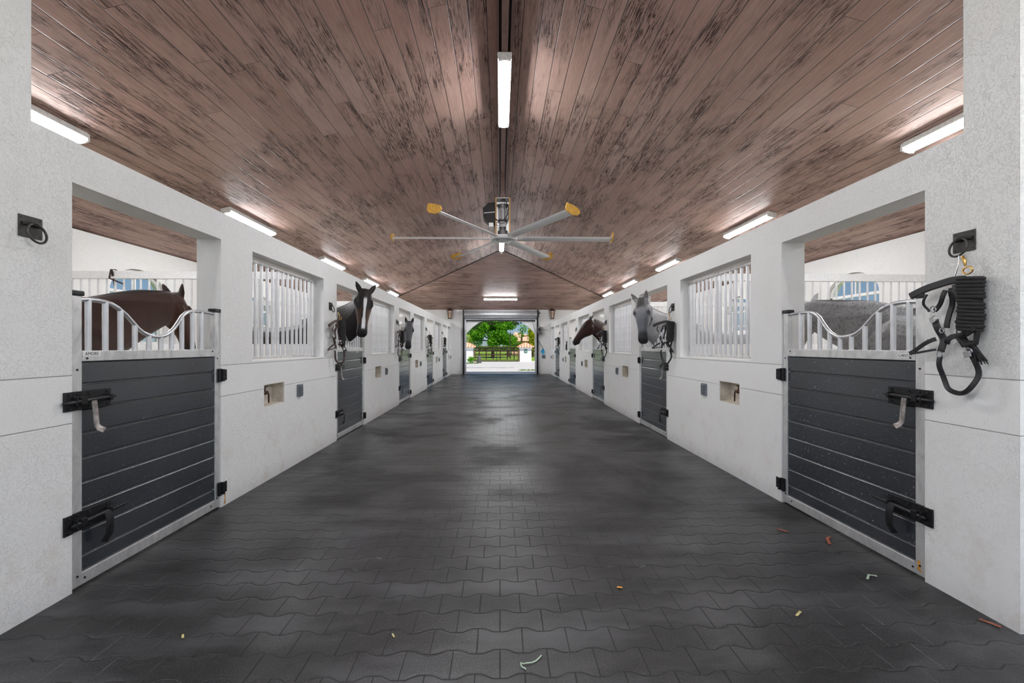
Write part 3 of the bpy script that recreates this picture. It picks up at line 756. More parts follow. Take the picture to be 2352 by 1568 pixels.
for i in range(6):
    a = math.pi/3*i; rot = Matrix.Rotation(a, 4, 'Z')
    pitch = Matrix.Rotation(R(-16), 4, 'X')
    m = MB(); prof = [(-.085, .0), (-.06, .014), (-.02, .022), (.03, .018), (.085, .0), (.03, -.010), (-.02, -.014), (-.06, -.010)]
    m.loft([[rot @ pitch @ Vector((x, y, z)) for y, z in prof] for x in (.26, 2.0)])
    m.add([rot @ Vector((x, y, z)) for x, y, z in ((.12,-.025,-.012),(.36,-.025,-.012),(.36,.025,-.012),(.12,.025,-.012),(.12,-.025,.012),(.36,-.025,.012),(.36,.025,.012),(.12,.025,.012))], [(0,3,2,1),(4,5,6,7),(0,1,5,4),(1,2,6,5),(2,3,7,6),(3,0,4,7)])
    b = m.build('blade', 'blade', fan, smooth=True)
    m = MB(); pts = [(-.13, .075), (-.13, -.02), (-.09, -.05), (.03, -.055), (.11, -.02), (.14, .03), (.10, .075), (0, .085)]
    va = [rot @ pitch @ Vector((1.99, y, z)) for y, z in pts]; vb = [rot @ pitch @ Vector((2.005+.05*max(0, z), y, z)) for y, z in pts]; n = len(pts)
    m.add(va+vb, [tuple(reversed(range(n))), tuple(range(n, 2*n))] + [(j, (j+1) % n, n+(j+1) % n, n+j) for j in range(n)])
    m.build('winglet', 'winglet', b, bevel=.003)

# ------------------------------------------------------------------ far wall: lanterns, roll-up door, opener, tags
lb = None
for x, nm in ((-2.45, 'left'), (2.47, 'right')):
    if lb is None:
        t = lb = empty('wall_lantern', (0, 0, 0))
        m = MB(); m.box(-.05, .05, -.012, 0, -.1, .16); m.tube([(0, -.01, .12), (0, -.08, .20), (0, -.14, .20), (0, -.14, .15)], .012, 8); m.build('bracket', 'dark_wood', t)
        m = MB()
        for a in range(6):
            q = math.pi/3*a; m.bar((.13*math.cos(q), -.14+.13*math.sin(q), .12), (.075*math.cos(q), -.14+.075*math.sin(q), -.26), .018, .018)
        def hexr(r, z): return [(r*math.cos(math.pi/3*a), -.14+r*math.sin(math.pi/3*a), z) for a in range(6)]
        m.loft([hexr(.15, .11), hexr(.15, .13), hexr(.05, .19), hexr(.03, .20)]); m.loft([hexr(.09, -.28), hexr(.09, -.255)])
        m.loft([hexr(.118, .0), hexr(.118, .012), hexr(.10, .012), hexr(.10, 0)], False, True); m.build('cage', 'dark_wood', t)
        m = MB(); m.loft([hexr(.115, .11), hexr(.07, -.25)]); m.build('glass', 'lantern_glass' if False else 'tile_pale', t)
    else: t = copy_tree(lb)
    t.location = (x, YF, 3.02-.09); t['label'] = 'brown tapering wall lantern high on the end wall, %s of the roll door' % nm; t['category'] = 'lantern'; t['group'] = 'lanterns on the end wall'
rd = empty('roll_up_door', (-.02, YF, 0), 'rolled up grey metal door in its steel guides at the far end', 'roll-up door')
m = MB(); m.cyl((-1.74, -.17, 2.86), (1.74, -.17, 2.86), .19, 28); 
for i in range(9):
    a = R(100+i*22); m.tube([(-1.73, -.17+.19*math.cos(a), 2.86+.19*math.sin(a)), (1.73, -.17+.19*math.cos(a), 2.86+.19*math.sin(a))], .016, 8)
m.build('curtain_roll', 'galv', rd, smooth=True)
m = MB(); m.box(-1.70, 1.70, -.05, -.02, 2.60, 2.75); m.build('curtain_end', 'galv', rd)
m = MB(); m.box(-1.68, 1.68, -.07, -.01, 2.555, 2.605); m.build('bottom_bar', 'black_iron', rd, bevel=.004)
for e in (-1, 1):
    m = MB(); m.box(e*1.66, e*1.74, -.08, 0, 0, 2.66); m.box(e*1.70, e*1.735, -.10, -.08, 0, 2.66); m.build('guide', 'galv', rd, bevel=.003)
    m = MB(); m.box(e*1.74, e*1.82, -.10, 0, 0, 2.75); m.box(e*1.75, e*1.80, -.36, 0, 2.62, 3.07); m.build('bracket', 'black_iron', rd, bevel=.004)
op = empty('door_opener', (1.86, YF, 0), 'small grey opener box beside the right guide of the roll door', 'door opener')
m = MB(); m.box(-.11, .09, -.16, -.02, 1.98, 2.28); m.box(-.09, .11, -.18, -.02, 1.92, 1.98); m.build('box', 'grey_motor', op, bevel=.01)
m = MB(); m.cyl((-.02, -.162, 2.15), (-.02, -.175, 2.15), .06, 16); m.build('dial', 'black_iron', op)
ch = MB(); ch.tube([(1.76, YF-.13, 1.90), (1.80, YF-.10, 1.60), (1.95, YF-.06, 1.38), (2.03, YF-.03, 1.25)], .012, 6); ch.tube([(2.03, YF-.03, 1.25), (2.03, YF-.03, 1.15)], .012, 6)
tag(ch.build('cord', 'black_iron', smooth=True), 'thin black cord hanging from the opener down to the blue tag', 'cord')
ch = MB(); ch.tube([(1.48, YF-.2, 2.80), (1.52, YF-.16, 2.5), (1.66, YF-.13, 2.0)], .008, 6)
tag(ch.build('pull_chain', 'black_iron', smooth=True), 'thin chain slanting across the corner of the arched opening', 'chain')
bt = MB(); bt.prism([(-.10, 0), (0, -.14), (.10, 0), (.04, .14), (-.04, .14)], (-.03, -.01), 'y'); o = bt.build('blue_tag', 'blue', bevel=.004); o.location = (2.02, YF, 1.07)
tag(o, 'bright blue diamond shaped tag hanging on the end wall', 'tag')
bt = MB(); bt.box(-.075, .075, -.05, 0, -.075, .075); bt.box(-.03, .03, -.06, -.05, -.04, .04); o = bt.build('wall_switch', 'box_grey', bevel=.004); o.location = (2.05, YF, .85)
tag(o, 'grey square switch box on the end wall below the blue tag', 'switch')
dk = MB(); dk.box(1.79, 1.85, YF-.09, YF-.01, 2.75, 3.06); dk.sphere((1.83, YF-.17, 2.93), .06); tag(dk.build('conduit_box', 'grey_motor'), 'small grey fitting at the top right corner of the roll door', 'fitting')
# spray bottle on the sill of the fourth right window
sb = empty('spray_bottle', (AW+.048, 16.75, 1.20), 'black spray bottle standing on the sill of a far right window', 'bottle')
m = MB(); m.loft([[(r*math.cos(2*math.pi*i/14), r*math.sin(2*math.pi*i/14), z) for i in range(14)] for r, z in ((.045, 0), (.05, .02), (.05, .18), (.03, .24), (.022, .27))]); m.build('body', 'black_plastic', sb, smooth=True)
m = MB(); m.box(-.03, .03, -.06, .05, .27, .33); m.bar((0, -.05, .29), (0, -.065, .23), .015, .01); m.build('trigger', 'black_plastic', sb, bevel=.004)
# strap hanging over the near left divider
m = MB(); m.tube([(-5.20, 6.24, 2.10), (-5.19, 6.16, 2.36), (-5.20, 6.25, 2.365)], .01, 8, up=(0, 1, .2), flat=(.03, .006)); m.tube([(-5.20, 6.165, 2.36), (-5.22, 6.16, 2.24), (-5.12, 6.16, 2.20), (-5.05, 6.165, 2.17)], .01, 8)
tag(m.build('strap', 'leather_b', smooth=True), 'short brown strap looped over the divider behind the front left door', 'strap')

# ------------------------------------------------------------------ litter on the floor
def litter(name, pts, wd, mat, label, cat):
    m = MB(); m.tube([(x, y, .004+.004*math.sin(i*1.9)**2) for i, (x, y) in enumerate(pts)], .01, 8, up=(0, 0, 1), flat=(wd, .003)); return tag(m.build(name, mat, smooth=True), label, cat)
litter('curled_shaving', [(.129, 1.965), (.118, 1.944), (.103, 1.929), (.085, 1.919), (.064, 1.913), (.045, 1.914), (.039, 1.917), (.037, 1.905), (.042, 1.893), (.052, 1.883), (.057, 1.881)], .005, 'pale_curl', 'pale curled sliver on the pavers at the bottom of the picture', 'shaving')
litter('fallen_leaf', [(.600, 2.51), (.608, 2.505), (.618, 2.503), (.625, 2.508)], .014, 'orange_leaf', 'small orange leaf on the dark pavers right of centre', 'leaf')
litter('fallen_leaf', [(2.06, 2.56), (2.10, 2.60), (2.14, 2.59)], .012, 'pale_curl', 'pale green sliver near the bottom of the front right door', 'leaf')
litter('fallen_leaf', [(2.18, 3.02), (2.22, 3.10), (2.26, 3.13)], .02, 'red_leaf', 'reddish leaf against the foot of the front right door', 'leaf')
litter('fallen_leaf', [(1.98, 3.28), (2.02, 3.22)], .016, 'red_leaf', 'small brown leaf a little out from the front right door', 'leaf')
litter('fallen_leaf', [(2.30, 2.17), (2.33, 2.10)], .016, 'red_leaf', 'brown leaf beside the right pillar foot', 'leaf')
litter('straw_piece', [(-1.52, 2.15), (-1.50, 2.12)], .01, 'straw', 'tiny straw piece on the pavers at lower left', 'straw')
litter('straw_piece', [(-.55, 2.13), (-.535, 2.10)], .008, 'straw', 'tiny straw piece on the pavers left of the curled sliver', 'straw')
litter('straw_piece', [(1.42, 2.22), (1.46, 2.25)], .012, 'straw', 'pale straw piece on the pavers at lower right', 'straw')

# ------------------------------------------------------------------ horses
def smoothstep(x, a, b):
    t = max(0, min(1, (x-a)/(b-a))); return t*t*(3-2*t)
def lerp3(a, b, t): return tuple(a[i]+(b[i]-a[i])*t for i in range(3))
def horse(label, O, F, sc_, neck, P, D, n, paint, hair='hair', ears=((.0, .35), (.0, .35)), vox=.0105, forelock=False):
    F = Vector(F).normalized(); Lf = Vector((-F.y, F.x, 0)); Z = Vector((0, 0, 1)); O = Vector(O)
    def Wd(x, y, z): return O + (F*x + Lf*y + Z*z)*sc_
    P = Vector(P); D = Vector(D).normalized(); n = Vector(n); n = (n - D*n.dot(D)).normalized(); S = D.cross(n)
    mb = MB(); SEG = 20
    def ell(c, ax, up, a, b, low=1.0):
        return [c + ax*(a*math.cos(t)*(1 if math.sin(t) > 0 else low + (1-low)*(1-abs(math.sin(t))))) + up*(b*math.sin(t)) for t in [2*math.pi*i/SEG for i in range(SEG)]]
    body = [(-1.02,1.22,.08,.14),(-.97,1.22,.17,.24),(-.85,1.25,.25,.30),(-.62,1.27,.29,.33),(-.32,1.24,.29,.32),(0,1.19,.30,.345),(.28,1.18,.28,.38),(.5,1.20,.25,.41),(.68,1.18,.22,.36),(.80,1.14,.17,.27),(.86,1.12,.09,.15)]
    mb.loft([ell(Wd(x, 0, z), Lf, Z, a*sc_, b*sc_) for x, z, a, b in body])
    # neck
    npts = [Vector(q) for q in neck]; N = len(npts); rr = [(.18,.35), (.145,.30), (.11,.245), (.095,.195), (.085,.16)]
    dense = []
    for i in range(N-1):
        p0, p1, p2, p3 = npts[max(i-1, 0)], npts[i], npts[i+1], npts[min(i+2, N-1)]
        for j in range(5):
            u = j/5; dense.append(.5*((2*p1) + (p2-p0)*u + (2*p0-5*p1+4*p2-p3)*u*u + (3*p1-p0-3*p2+p3)*u**3))
    dense.append(npts[-1]); m_ = len(dense)-1; crest = []
    rings = []
    for i, c in enumerate(dense):
        t = (dense[min(i+1, m_)] - dense[max(i-1, 0)]).normalized(); k = i/m_*(len(rr)-1); q = min(int(k), len(rr)-2); w_ = k-q
        a = (rr[q][0]*(1-w_) + rr[q+1][0]*w_)*sc_; b = (rr[q][1]*(1-w_) + rr[q+1][1]*w_)*sc_
        ax = t.cross(Z).normalized(); up = ax.cross(t)
        rings.append([c + ax*(a*math.cos(h)*(1 if math.sin(h) < 0 else 1-.45*math.sin(h))) + up*(b*math.sin(h)) for h in [2*math.pi*i_/SEG for i_ in range(SEG)]])
        crest.append(c + up*b*.97)
    mb.loft(rings)
    # head
    hs = [(-.055,.010,-.09,.045),(-.02,.040,-.13,.075),(.04,.058,-.175,.092),(.10,.066,-.210,.102),(.16,.066,-.226,.106),(.22,.062,-.222,.104),(.28,.054,-.190,.094),(.34,.046,-.152,.082),(.41,.040,-.122,.071),(.48,.036,-.108,.064),(.54,.032,-.104,.067),(.59,.020,-.104,.071),(.625,.0,-.098,.063),(.652,-.024,-.082,.038)]
    hk = 1.0*sc_
    rings = []
    for s_, tp, bt_, w_ in hs:
        c = P + D*(s_*hk) + n*((tp+bt_)/2*hk); b = (tp-bt_)/2*hk*1.08; a = w_*hk*1.08
        rings.append([c + S*(a*math.copysign(abs(math.cos(h))**.8, math.cos(h))*(1 if math.sin(h) > 0 else 1-.35*abs(math.sin(h))**2)) + n*(b*math.copysign(abs(math.sin(h))**.85, math.sin(h))) for h in [2*math.pi*i/SEG for i in range(SEG)]])
    mb.loft(rings)
    def HP(s_, l, h): return P + D*(s_*hk) + S*(l*hk) + n*(h*hk)
    for e in (-1, 1):
        mb.tube([HP(.12, e*.092, .042), HP(.17, e*.104, .046), HP(.225, e*.100, .034), HP(.27, e*.080, .026)], [x*hk for x in (.010, .018, .018, .008)], 8)   # brow ridge
        mb.sphere(HP(.12, e*.070, -.11), .066*hk, .066*hk, .09*hk)      # jowl
        mb.tube([HP(.545, e*.044, .010), HP(.60, e*.055, -.014)], [.018*hk, .015*hk], 8)
        tilt, outw = ears[0 if e < 0 else 1]
        dirn = (-D*1.0 + n*tilt + S*(e*outw)).normalized(); b0 = HP(.02, e*.058, .015); fr = (n + S*(e*.3)); fr = (fr - dirn*fr.dot(dirn)).normalized(); sd = dirn.cross(fr)
        er = []
        for q, ra, rb_ in ((-.02, .024, .024), (.02, .034, .030), (.06, .040, .026), (.10, .036, .020), (.14, .023, .014), (.165, .010, .009), (.175, .003, .003)):
            er.append([b0 + dirn*(q*hk*1.05) + sd*(ra*hk*math.cos(h)) + fr*(rb_*hk*math.sin(h)*(.35 if math.sin(h) > 0 else 1.0)) - fr*0 for h in [2*math.pi*i/12 for i in range(12)]])
        mb.loft(er)
    mb.tube([HP(.60, 0, -.085), HP(.56, 0, -.105), HP(.50, 0, -.100)], [.022*hk, .034*hk, .026*hk], 8)   # chin
    # legs
    for e in (-1, 1):
        mb.tube([Wd(.52, e*.15, 1.10), Wd(.56, e*.165, .80), Wd(.57, e*.15, .50), Wd(.56, e*.15, .44), Wd(.56, e*.15, .16), Wd(.60, e*.15, .08), Wd(.63, e*.15, .0)], [x*sc_ for x in (.15, .095, .058, .052, .038, .042, .058)], 12)
        mb.tube([Wd(-.70, e*.15, 1.18), Wd(-.62, e*.165, .88), Wd(-.86, e*.15, .58), Wd(-.90, e*.15, .52), Wd(-.84, e*.15, .16), Wd(-.79, e*.15, .08), Wd(-.76, e*.15, .0)], [x*sc_ for x in (.20, .14, .066, .056, .042, .045, .06)], 12)
    tmp = mb.build('tmp', 'coat'); r = tmp.modifiers.new('r', 'REMESH'); r.mode = 'VOXEL'; r.voxel_size = vox; r.use_smooth_shade = True
    sm = tmp.modifiers.new('s', 'SMOOTH'); sm.factor = .5; sm.iterations = 3
    dg = bpy.context.evaluated_depsgraph_get(); me = bpy.data.meshes.new_from_object(tmp.evaluated_get(dg)); bpy.data.objects.remove(tmp)
    me.name = 'horse'
    ca = me.color_attributes.new('col', 'FLOAT_COLOR', 'POINT'); data = []
    for v in me.vertices:
        q = v.co - P; s_ = q.dot(D)/hk; l = q.dot(S)/hk; h = q.dot(n)/hk
        head = abs(l) < .17 and -.26 < h < .12 and -.22 < s_ < .75 and (s_ > .02 or h > -.05)
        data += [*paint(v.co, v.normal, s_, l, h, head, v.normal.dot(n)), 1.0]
    ca.data.foreach_set('color', data)
    me.materials.clear(); me.materials.append(M['coat'])
    o = bpy.data.objects.new('horse', me); col.objects.link(o); tag(o, label, 'horse')
    for e in (-1, 1):
        k = MB(); k.sphere(HP(.200, e*.103, .030), .022*hk, .022*hk, .022*hk); k.build('eye', 'eye', o, smooth=True)
        k = MB(); k.sphere(HP(.605, e*.046, .0), .013*hk, .014*hk, .019*hk, 6, 8); k.build('nostril', 'eye', o, smooth=True)
    k = MB(); pts = crest[4:]; k.tube([p - Z*.004 for p in pts], [.008+.010*math.sin(math.pi*min(1, (i+1)/len(pts))) for i in range(len(pts))], 8); k.build('mane', hair, o, smooth=True)
    if forelock:
        k = MB()
        for i in range(16):
            a = (i-7.5)/7.5; k.tube([HP(-.03, a*.030, .045), HP(.05, a*.045+random.uniform(-.01, .01), .078), HP(.10+.05*random.random(), a*.055+random.uniform(-.01, .01), .078)], [.010, .008, .002], 5)
        k.build('forelock', hair, o, smooth=True)
    k = MB(); k.tube([Wd(-.97, 0, 1.40), Wd(-1.03, 0, 1.25), Wd(-1.04, 0, .9), Wd(-1.03, 0, .5)], [x*sc_ for x in (.03, .06, .065, .02)], 10); k.build('tail', hair, o, smooth=True)
    return o
def pt_dark(co, nr, s, l, h, head, fn):
    c = (.011, .007, .007)
    if head:
        c = lerp3(c, (.085, .036, .020), smoothstep(s, .22, .34)*(1-smoothstep(s, .46, .52))*smoothstep(abs(l), .025, .05)*(1-smoothstep(abs(l), .10, .12))*smoothstep(h, -.12, -.06))
        c = lerp3(c, (.012, .010, .011), smoothstep(s, .50, .56))
        wd = .023 - .008*smoothstep(s, .15, .3) + .010*smoothstep(s, .35, .45)
        if h > -.01 and fn > .1: c = lerp3(c, (.80, .80, .82), (1-smoothstep(abs(l+.006), wd-.006, wd+.004))*smoothstep(s, .09, .14)*(1-smoothstep(s, .53, .57)))
    return c
def pt_bay(co, nr, s, l, h, head, fn):
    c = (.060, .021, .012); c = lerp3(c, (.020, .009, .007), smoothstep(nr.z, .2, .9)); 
    if head:
        c = (.075, .026, .014); c = lerp3(c, (.03, .016, .012), smoothstep(s, .46, .58))
        if s < -.02: c = (.03, .014, .010)
    return c
def pt_red(co, nr, s, l, h, head, fn):
    c = (.038, .012, .009)
    if head:
        c = lerp3((.045, .014, .010), (.022, .012, .012), smoothstep(s, .44, .58)); c = lerp3(c, (.02, .01, .01), (1-smoothstep(s, -.04, .0)))
    return c
def pt_pale(co, nr, s, l, h, head, fn):
    c = (.42, .42, .43)
    if head:
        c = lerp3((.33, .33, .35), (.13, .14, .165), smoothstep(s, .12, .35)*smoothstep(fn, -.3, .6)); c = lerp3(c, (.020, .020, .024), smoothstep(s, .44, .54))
        d = math.hypot(s-.21, abs(l)-.105); c = lerp3((.06, .06, .07), c, smoothstep(d, .015, .055))
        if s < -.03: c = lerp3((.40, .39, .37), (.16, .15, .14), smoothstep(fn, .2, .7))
    return c
def pt_grey(co, nr, s, l, h, head, fn):
    c = (.30, .29, .29)
    if head:
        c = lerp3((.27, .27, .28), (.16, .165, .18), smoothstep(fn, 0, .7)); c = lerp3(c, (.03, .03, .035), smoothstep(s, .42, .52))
        d = math.hypot(s-.21, abs(l)-.105); c = lerp3((.03, .03, .03), c, smoothstep(d, .015, .045))
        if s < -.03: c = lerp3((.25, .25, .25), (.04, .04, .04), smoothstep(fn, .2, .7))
    return c
def pt_speck(co, nr, s, l, h, head, fn):
    k = mnoise.noise(co*42)+.5*mnoise.noise(co*90)
    return lerp3((.24, .24, .25), (.10, .10, .105), smoothstep(k, .0, .5)*.8) if not head else lerp3((.36, .36, .37), (.05, .05, .05), smoothstep(s, .45, .55))
HB = True
if HB:
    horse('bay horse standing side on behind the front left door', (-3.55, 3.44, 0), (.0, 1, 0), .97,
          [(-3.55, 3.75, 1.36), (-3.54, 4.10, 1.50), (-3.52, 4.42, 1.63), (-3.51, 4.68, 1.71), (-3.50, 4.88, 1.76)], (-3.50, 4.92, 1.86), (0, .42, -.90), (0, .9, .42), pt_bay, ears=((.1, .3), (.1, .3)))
    horse('black horse with a white blaze looking out over the second left door', (-3.62, 7.24, 0), (1, 0, 0), 1.06,
          [(-3.05, 7.24, 1.42), (-2.66, 7.23, 1.60), (-2.38, 7.19, 1.76), (-2.20, 7.10, 1.93), (-2.115, 6.99, 2.06)], (-2.085, 6.92, 2.155), (.015, -.28, -.95), (.42, -1, .25), pt_dark, ears=((.05, .55), (.05, .50)))
    horse('grey horse with a dark muzzle looking out over the third left door', (-3.72, 11.24, 0), (1, 0, 0), .97,
          [(-3.2, 11.24, 1.32), (-2.85, 11.22, 1.46), (-2.55, 11.18, 1.58), (-2.33, 11.08, 1.70), (-2.24, 10.97, 1.80)], (-2.215, 10.90, 1.89), (.03, -.30, -.93), (.32, -1, .3), pt_grey, 'hair_g', ears=((.05, .25), (.05, .25)))
    horse('speckled grey horse behind the front right door, its head hidden by the pillar', (3.72, 3.62, 0), (-.02, 1, 0), 1.02,
          [(3.72, 4.15, 1.36), (3.71, 4.55, 1.50), (3.71, 4.95, 1.60), (3.70, 5.22, 1.68), (3.70, 5.42, 1.73)], (3.70, 5.46, 1.84), (0, .40, -.9), (0, .9, .42), pt_speck, 'hair_g', ears=((.1, .3), (.1, .3)))
    horse('pale grey horse with a black muzzle looking out over the second right door', (3.62, 7.22, 0), (-1, 0, 0), 1.03,
          [(3.05, 7.22, 1.36), (2.68, 7.21, 1.52), (2.42, 7.17, 1.66), (2.24, 7.09, 1.80), (2.16, 6.99, 1.92)], (2.12, 6.92, 2.035), (-.07, -.30, -.94), (-.58, -1, .25), pt_pale, 'hair_g', ears=((.05, .12), (.05, .62)), forelock=True)
    horse('dark bay horse in profile reaching out over the third right door', (3.80, 11.20, 0), (-1, 0, 0), 1.06,
          [(3.2, 11.20, 1.34), (2.85, 11.2, 1.50), (2.56, 11.18, 1.64), (2.36, 11.12, 1.76), (2.19, 11.07, 1.86)], (2.13, 11.05, 1.95), (-.62, -.08, -.78), (-.78, -.06, .62), pt_red, ears=((.15, .15), (.15, .15)))

# ------------------------------------------------------------------ outside
mb = MB(); mb.box(-60, 60, YB-40, YB-3, -.16, -.02); mb.build('ground_near', 'concrete', kind='structure')
mb = MB(); mb.box(-60, -XO-.2, YB-3, 140, -.30, -.04); mb.box(XO+.2, 60, YB-3, 140, -.30, -.04); mb.box(-XO-.2, XO+.2, YF+.25, 140, -.30, -.04); mb.build('ground', 'lawn', kind='structure')
mb = MB(); mb.box(-14, 14, YF+.25, 41.5, -.05, -.005); mb.build('driveway', 'concrete', kind='structure')
def leaves(mb, c, r, n, size, shell=.55, flat=1.0):
    c = Vector(c)
    for _ in range(n):
        v = Vector((random.gauss(0, 1), random.gauss(0, 1), random.gauss(0, 1))).normalized() * (shell + (1-shell)*random.random())
        p = c + Vector((v.x*r[0], v.y*r[1], v.z*r[2])); a = Vector((random.gauss(0, 1), random.gauss(0, 1), random.gauss(0, 1)*flat)).normalized()
        b = a.cross(Vector((random.gauss(0, 1), random.gauss(0, 1), random.gauss(0, 1)))).normalized(); sz = size*random.uniform(.6, 1.3)
        mb.add([p-a*sz, p-b*sz*.45, p+a*sz, p+b*sz*.45], [(0, 1, 2, 3)])
def tree(name, label, trunk, blobs, n, size, lm, cat='tree', tr=.2):
    t = empty(name, trunk[0], label, cat)
    mb = MB()
    for c, r, k in blobs: leaves(mb, Vector(c)-Vector(trunk[0]), r, int(n*k), size)
    mb.build('foliage', lm, t)
    mb = MB(); p0 = Vector(trunk[0]); mb.tube([Vector((0, 0, -.05)), Vector(trunk[1])-p0], [tr, tr*.6], 10)
    for c, r, k in blobs[:6]: mb.tube([Vector(trunk[1])-p0, Vector(c)-p0], [tr*.5, tr*.2], 6)
    mb.build('trunk', 'bark', t, smooth=True); return t
bl = []
random.seed(11)
for i in range(44):
    a = random.uniform(0, 2*math.pi); rr_ = random.uniform(0, 1)**.5
    bl.append(((-1.0+2.3*rr_*math.cos(a), 54+1.6*rr_*math.sin(a), 2.95+1.55*math.sin(a*3+i)*(1-rr_*.4)), (.8, .8, .65), 1.0))
tree('shade_tree', 'big round bright green tree behind the gate', ((-.9, 54, -.04), (-.9, 54, 2.0)), bl, 520, .11, 'leaf', tr=.22)
bl = [((-.6+x, 58+random.uniform(-1, 1), 3.4+random.uniform(-.5, .9)), (1.2, 1.2, 1.0), 1.0) for x in (-3.4, -2.4, -1.4, -.4, .6)]
tree('background_tree', 'green trees merging behind the big round tree on its left', ((-4, 60, -.04), (-4, 60, 2.0)), [((-4.4, 60, 2.6), (1.6, 1.5, 1.6), 1.5), ((-3.9, 60, 3.8), (1.2, 1, .9), 1)], 900, .12, 'hedge')
tree('yellow_tree', 'bright yellow green tree right of the tiled gate pillar', ((4.0, 57, -.04), (4.0, 57, 2.4)), [((3.95, 57, 3.1), (.5, .6, .9), 1), ((4.2, 57, 2.3), (.75, .7, 1.0), 1.3), ((4.3, 57, 1.2), (.7, .7, .8), 1)], 700, .10, 'leaf_y')
tree('background_tree', 'thin dark green tree against the sky above the tiled pillar', ((3.0, 66, -.04), (3.1, 66, 2.8)), [((3.3, 66, 3.9), (.7, .6, .6), .5), ((3.0, 66, 3.0), (.5, .5, .5), .3), ((4.6, 66, 2.9), (.8, .8, 1.2), 1)], 420, .12, 'leaf')
tree('background_tree', 'low orange green shrubs between the round tree and the pink house', ((1.0, 58, -.04), (1.0, 58, 1.3)), [((.9, 58, 2.0), (.7, .6, .5), 1), ((1.7, 58, 1.6), (.9, .6, .5), 1), ((2.6, 58, 1.5), (.7, .6, .4), 1)], 420, .10, 'hedge')
# overhanging branch near the arch
ob = empty('overhanging_branch', (-4.5, 27, 4.6), 'dark leafy branch hanging in front of the sky at the arch top', 'branch')
mb = MB(); random.seed(5)
for i in range(34):
    x = -2.3+4.3*random.random(); leaves(mb, (x+4.5, random.uniform(-.4, .4), -1.74-.14*random.random()-(.22*abs(x+.4)/1.6 if x < -.4 else -.05*x)+.12*math.sin(x*5)), (.24, .25, .10), 26, .055)
mb.build('foliage', 'leaf_d', ob); mb = MB(); mb.tube([(0, 0, 0), (1.5, 0, -.9), (3.0, 0, -1.35), (4.8, 0, -1.45), (6.3, 0, -1.3)], [.09, .07, .05, .03, .01], 8); mb.tube([(0, 0, 0), (-.8, 0, -2.0), (-1.0, 0, -4.64)], [.09, .16, .22], 8); mb.build('bough', 'bark', ob, smooth=True)
# hedge behind the paddock fence
hd = MB(); random.seed(3)
for i in range(60): leaves(hd, (-3.2+6.2*i/59, 52, 1.02+.22*random.random()), (.35, .5, .28), 60, .09, .3)
tag(hd.build('hedge', 'hedge'), 'clipped green hedge running behind the paddock fence', 'hedge')
# palm at left
pm = empty('palm_tree', (-4.2, 50, -.04), 'yellow green palm with drooping fronds at the left of the arch', 'palm')
mb = MB(); mb.tube([(0, 0, 0), (.05, 0, 2.4)], [.12, .09], 8); mb.build('trunk', 'bark', pm, smooth=True)
for i in range(16):
    a = 2*math.pi*i/16+.3; L = 1.5; mb = MB(); p = []
    for j in range(7):
        q = j/6; p.append(Vector((.05+math.cos(a)*L*q*.8, math.sin(a)*L*q*.8, 2.4+.7*math.sin(q*2.2)-1.2*q*q)))
    for j in range(6):
        d = (p[j+1]-p[j]).normalized(); sd = d.cross(Vector((0, 0, 1))).normalized()
        for e in (-1, 1):
            for g_ in (0, .5):
                b = p[j]+(p[j+1]-p[j])*g_; mb.add([b, b+d*.05, b+sd*e*.35+d*.12-Vector((0, 0, .18))], [(0, 1, 2)])
    mb.build('frond', 'leaf_y' if i % 2 else 'leaf', pm)
# utility pole
m = MB(); m.cyl((-3.42, 58, -.04), (-3.48, 58, 4.0), .11, 10, .08); tag(m.build('utility_pole', 'pole', smooth=True), 'pale wooden pole standing behind the gate at its left end', 'pole')
m = MB(); m.cyl((1.08, 50, -.04), (1.08, 50, 2.9), .06, 8, .05); tag(m.build('timber_post', 'bark', smooth=True), 'slim dark post behind the gate left of the pink house', 'post')
# pink house
hs = empty('house', (3.6, 78, -.04), 'pink house with orange tiled roof behind the tiled gate pillar', 'house')
m = MB(); m.box(-1.6, 2.4, 0, 4, 0, 2.4); m.build('wall', 'house', hs)
m = MB(); m.add([(-2.1,-.5,2.3),(2.9,-.5,2.3),(2.9,4.5,2.3),(-2.1,4.5,2.3),(-1.0,2,3.9),(1.4,2,3.4)], [(0,1,5,4),(1,2,5),(2,3,4,5),(3,0,4),(0,3,2,1)]); m.build('roof', 'house', hs)
m = MB(); m.box(-.2, 1.3, -.02, .05, 1.8, 2.1); m.build('window', 'gate', hs)
# gate
gt = empty('driveway_gate', (-.35, 40, 0), 'dark metal driveway gate between the two white pillars', 'gate')
m = MB(); L0, L1 = -1.90, 1.90
for z in (.06, .14, .42, .70, .98): m.bar((L0, 0, z), (L1, 0, z), .04, .045)
m.bar((0, 0, .05), (0, 0, .98), .05, .05); m.bar((L0, 0, .03), (L0, 0, 1.02), .07, .07); m.bar((L1, 0, .03), (L1, 0, 1.02), .07, .07); m.build('frame', 'gate', gt)
for e in (-1, 1):
    m = MB(); m.box(e*1.95-.04, e*1.95+.04, -.05, .05, 0, 1.10); m.build('post', 'bronze', gt)
m = MB(); m.box(-1.9, 1.9, .10, .14, .0, .03); m.build('track', 'bronze', gt)
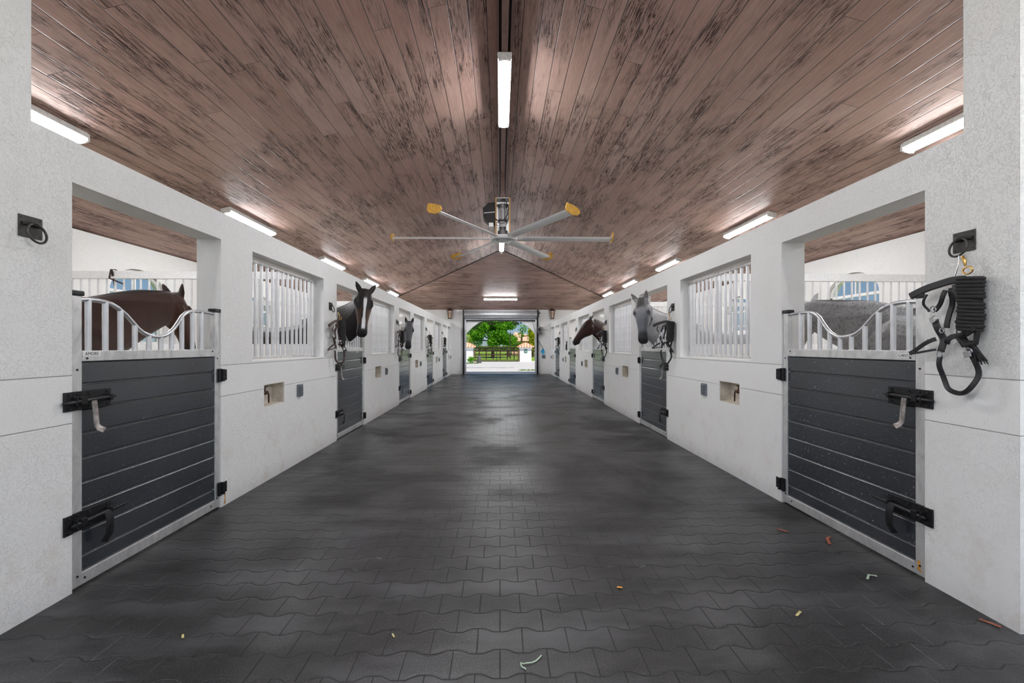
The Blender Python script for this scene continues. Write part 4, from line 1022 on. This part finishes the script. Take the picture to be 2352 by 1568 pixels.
# paddock fence
pf = empty('paddock_fence', (0, 47, 0), 'dark post and rail paddock fence behind the gate', 'fence')
m = MB()
for z in (.45, .85, 1.18): m.bar((-4.5, 0, z), (6, 0, z), .05, .12)
m.build('rails', 'dark_wood', pf)
for i in range(15):
    m = MB(); m.box(-4.4+i*.72, -4.30+i*.72, -.06, .06, 0, 1.28); m.build('post', 'dark_wood', pf)
def pillar(x0, x1, y, zt, label, sign):
    t = empty('gate_pillar', ((x0+x1)/2, y, 0), label, 'gate pillar'); hw = (x1-x0)/2
    m = MB(); m.box(-hw, hw, -hw, hw, -.04, zt-.12); m.build('shaft', 'pillar', t, bevel=.01)
    m = MB(); m.box(-hw-.07, hw+.07, -hw-.07, hw+.07, zt-.14, zt-.02); m.build('cornice', 'pillar', t, bevel=.02)
    m = MB(); e = hw+.20; m.add([(-e,-e,zt-.02),(e,-e,zt-.02),(e,e,zt-.02),(-e,e,zt-.02),(0,0,zt+.42)], [(0,1,4),(1,2,4),(2,3,4),(3,0,4),(0,3,2,1)])
    rf = m.build('roof', 'tile_pale', t)
    m = MB()
    for i in range(6):
        x = -e+2*e*(i+.5)/6
        for yy_ in (-1, 1):
            f_ = 1-abs(x)/e; m.tube([(x, yy_*e, zt+.0), (x*(1-f_*.92) if False else x, yy_*e*(1-f_*.95), zt+.42*f_*.95+.02)], .055, 8)
            m.tube([(yy_*e, x, zt+.0), (yy_*e*(1-f_*.95), x, zt+.42*f_*.95+.02)], .055, 8)
    m.build('roof_tiles', 'terracotta', rf, smooth=True)
    if sign:
        m = MB(); m.prism([(-.14, -.17), (.14, -.17), (.14, .10), (.09, .16), (-.09, .16), (-.14, .10)], (-hw-.03, -hw), 'y'); s_ = m.build('sign', 'sign', t); s_.location = (0, 0, .93); s_['label'] = 'green sign plate'
        m = MB(); m.tube([(-.10, -hw-.033, .02), (-.04, -hw-.033, -.03), (.04, -hw-.033, -.03), (.10, -hw-.033, .02)], .014, 6); m.tube([(-.09, -hw-.033, -.09), (.09, -hw-.033, -.09)], .014, 6); m.sphere((0, -hw-.035, .07), .03, .01, .03); m.build('emblem', 'pillar', s_)
    return t
pillar(1.70, 2.72, 40.5, 1.27, 'white gate pillar with tiled cap and green sign, right of the gate', True)
pillar(-3.42, -2.42, 40.5, 1.27, 'white gate pillar left of the gate, partly cut by the arch', False)
m = MB(); m.loft([[(r*math.cos(2*math.pi*i/14), .6*r*math.sin(2*math.pi*i/14), z) for i in range(14)] for r, z in ((.17, 0), (.20, .05), (.16, .35), (.13, .55), (.06, .62))]); o = m.build('garden_stone', 'stone', smooth=True); o.location = (-1.72, 36.5, -.0)
tag(o, 'dark upright stone at the foot of the left gate pillar', 'stone')
m = MB(); random.seed(9); leaves(m, (-2.35, 36.3, .28), (.32, .3, .28), 420, .06, .3); tag(m.build('round_shrub', 'leaf'), 'small bright green shrub by the dark stone outside', 'shrub')
m = MB()
for i in range(9): leaves(m, (1.1+.16*i, 25.2+.05*(i % 3), .02), (.22, .5, .05), 60, .03, .2)
tag(m.build('grass_patch', 'hedge', kind='stuff'), 'strip of grass just outside the arch on the right', 'grass')
m = MB()
for i in range(8): leaves(m, (-3.0+.16*i, 35.4, .02), (.22, .5, .07), 60, .04, .2)
tag(m.build('grass_patch', 'hedge', kind='stuff'), 'strip of grass at the foot of the left pillar outside', 'grass')
# shrubs outside the stall windows
for s, nm in ((-1, 'left'), (1, 'right')):
    for k in range(2):
        m = MB(); random.seed(20+k)
        for i in range(7): leaves(m, (s*(9.5+.3*(i % 2)), 6.6+4*k+i*.55, .6), (.6, .5, .8), 130, .10, .3)
        tag(m.build('shrub_row', 'hedge'), 'green shrubs outside the %s %s stall window' % (['nearer', 'farther'][k], nm), 'shrub')
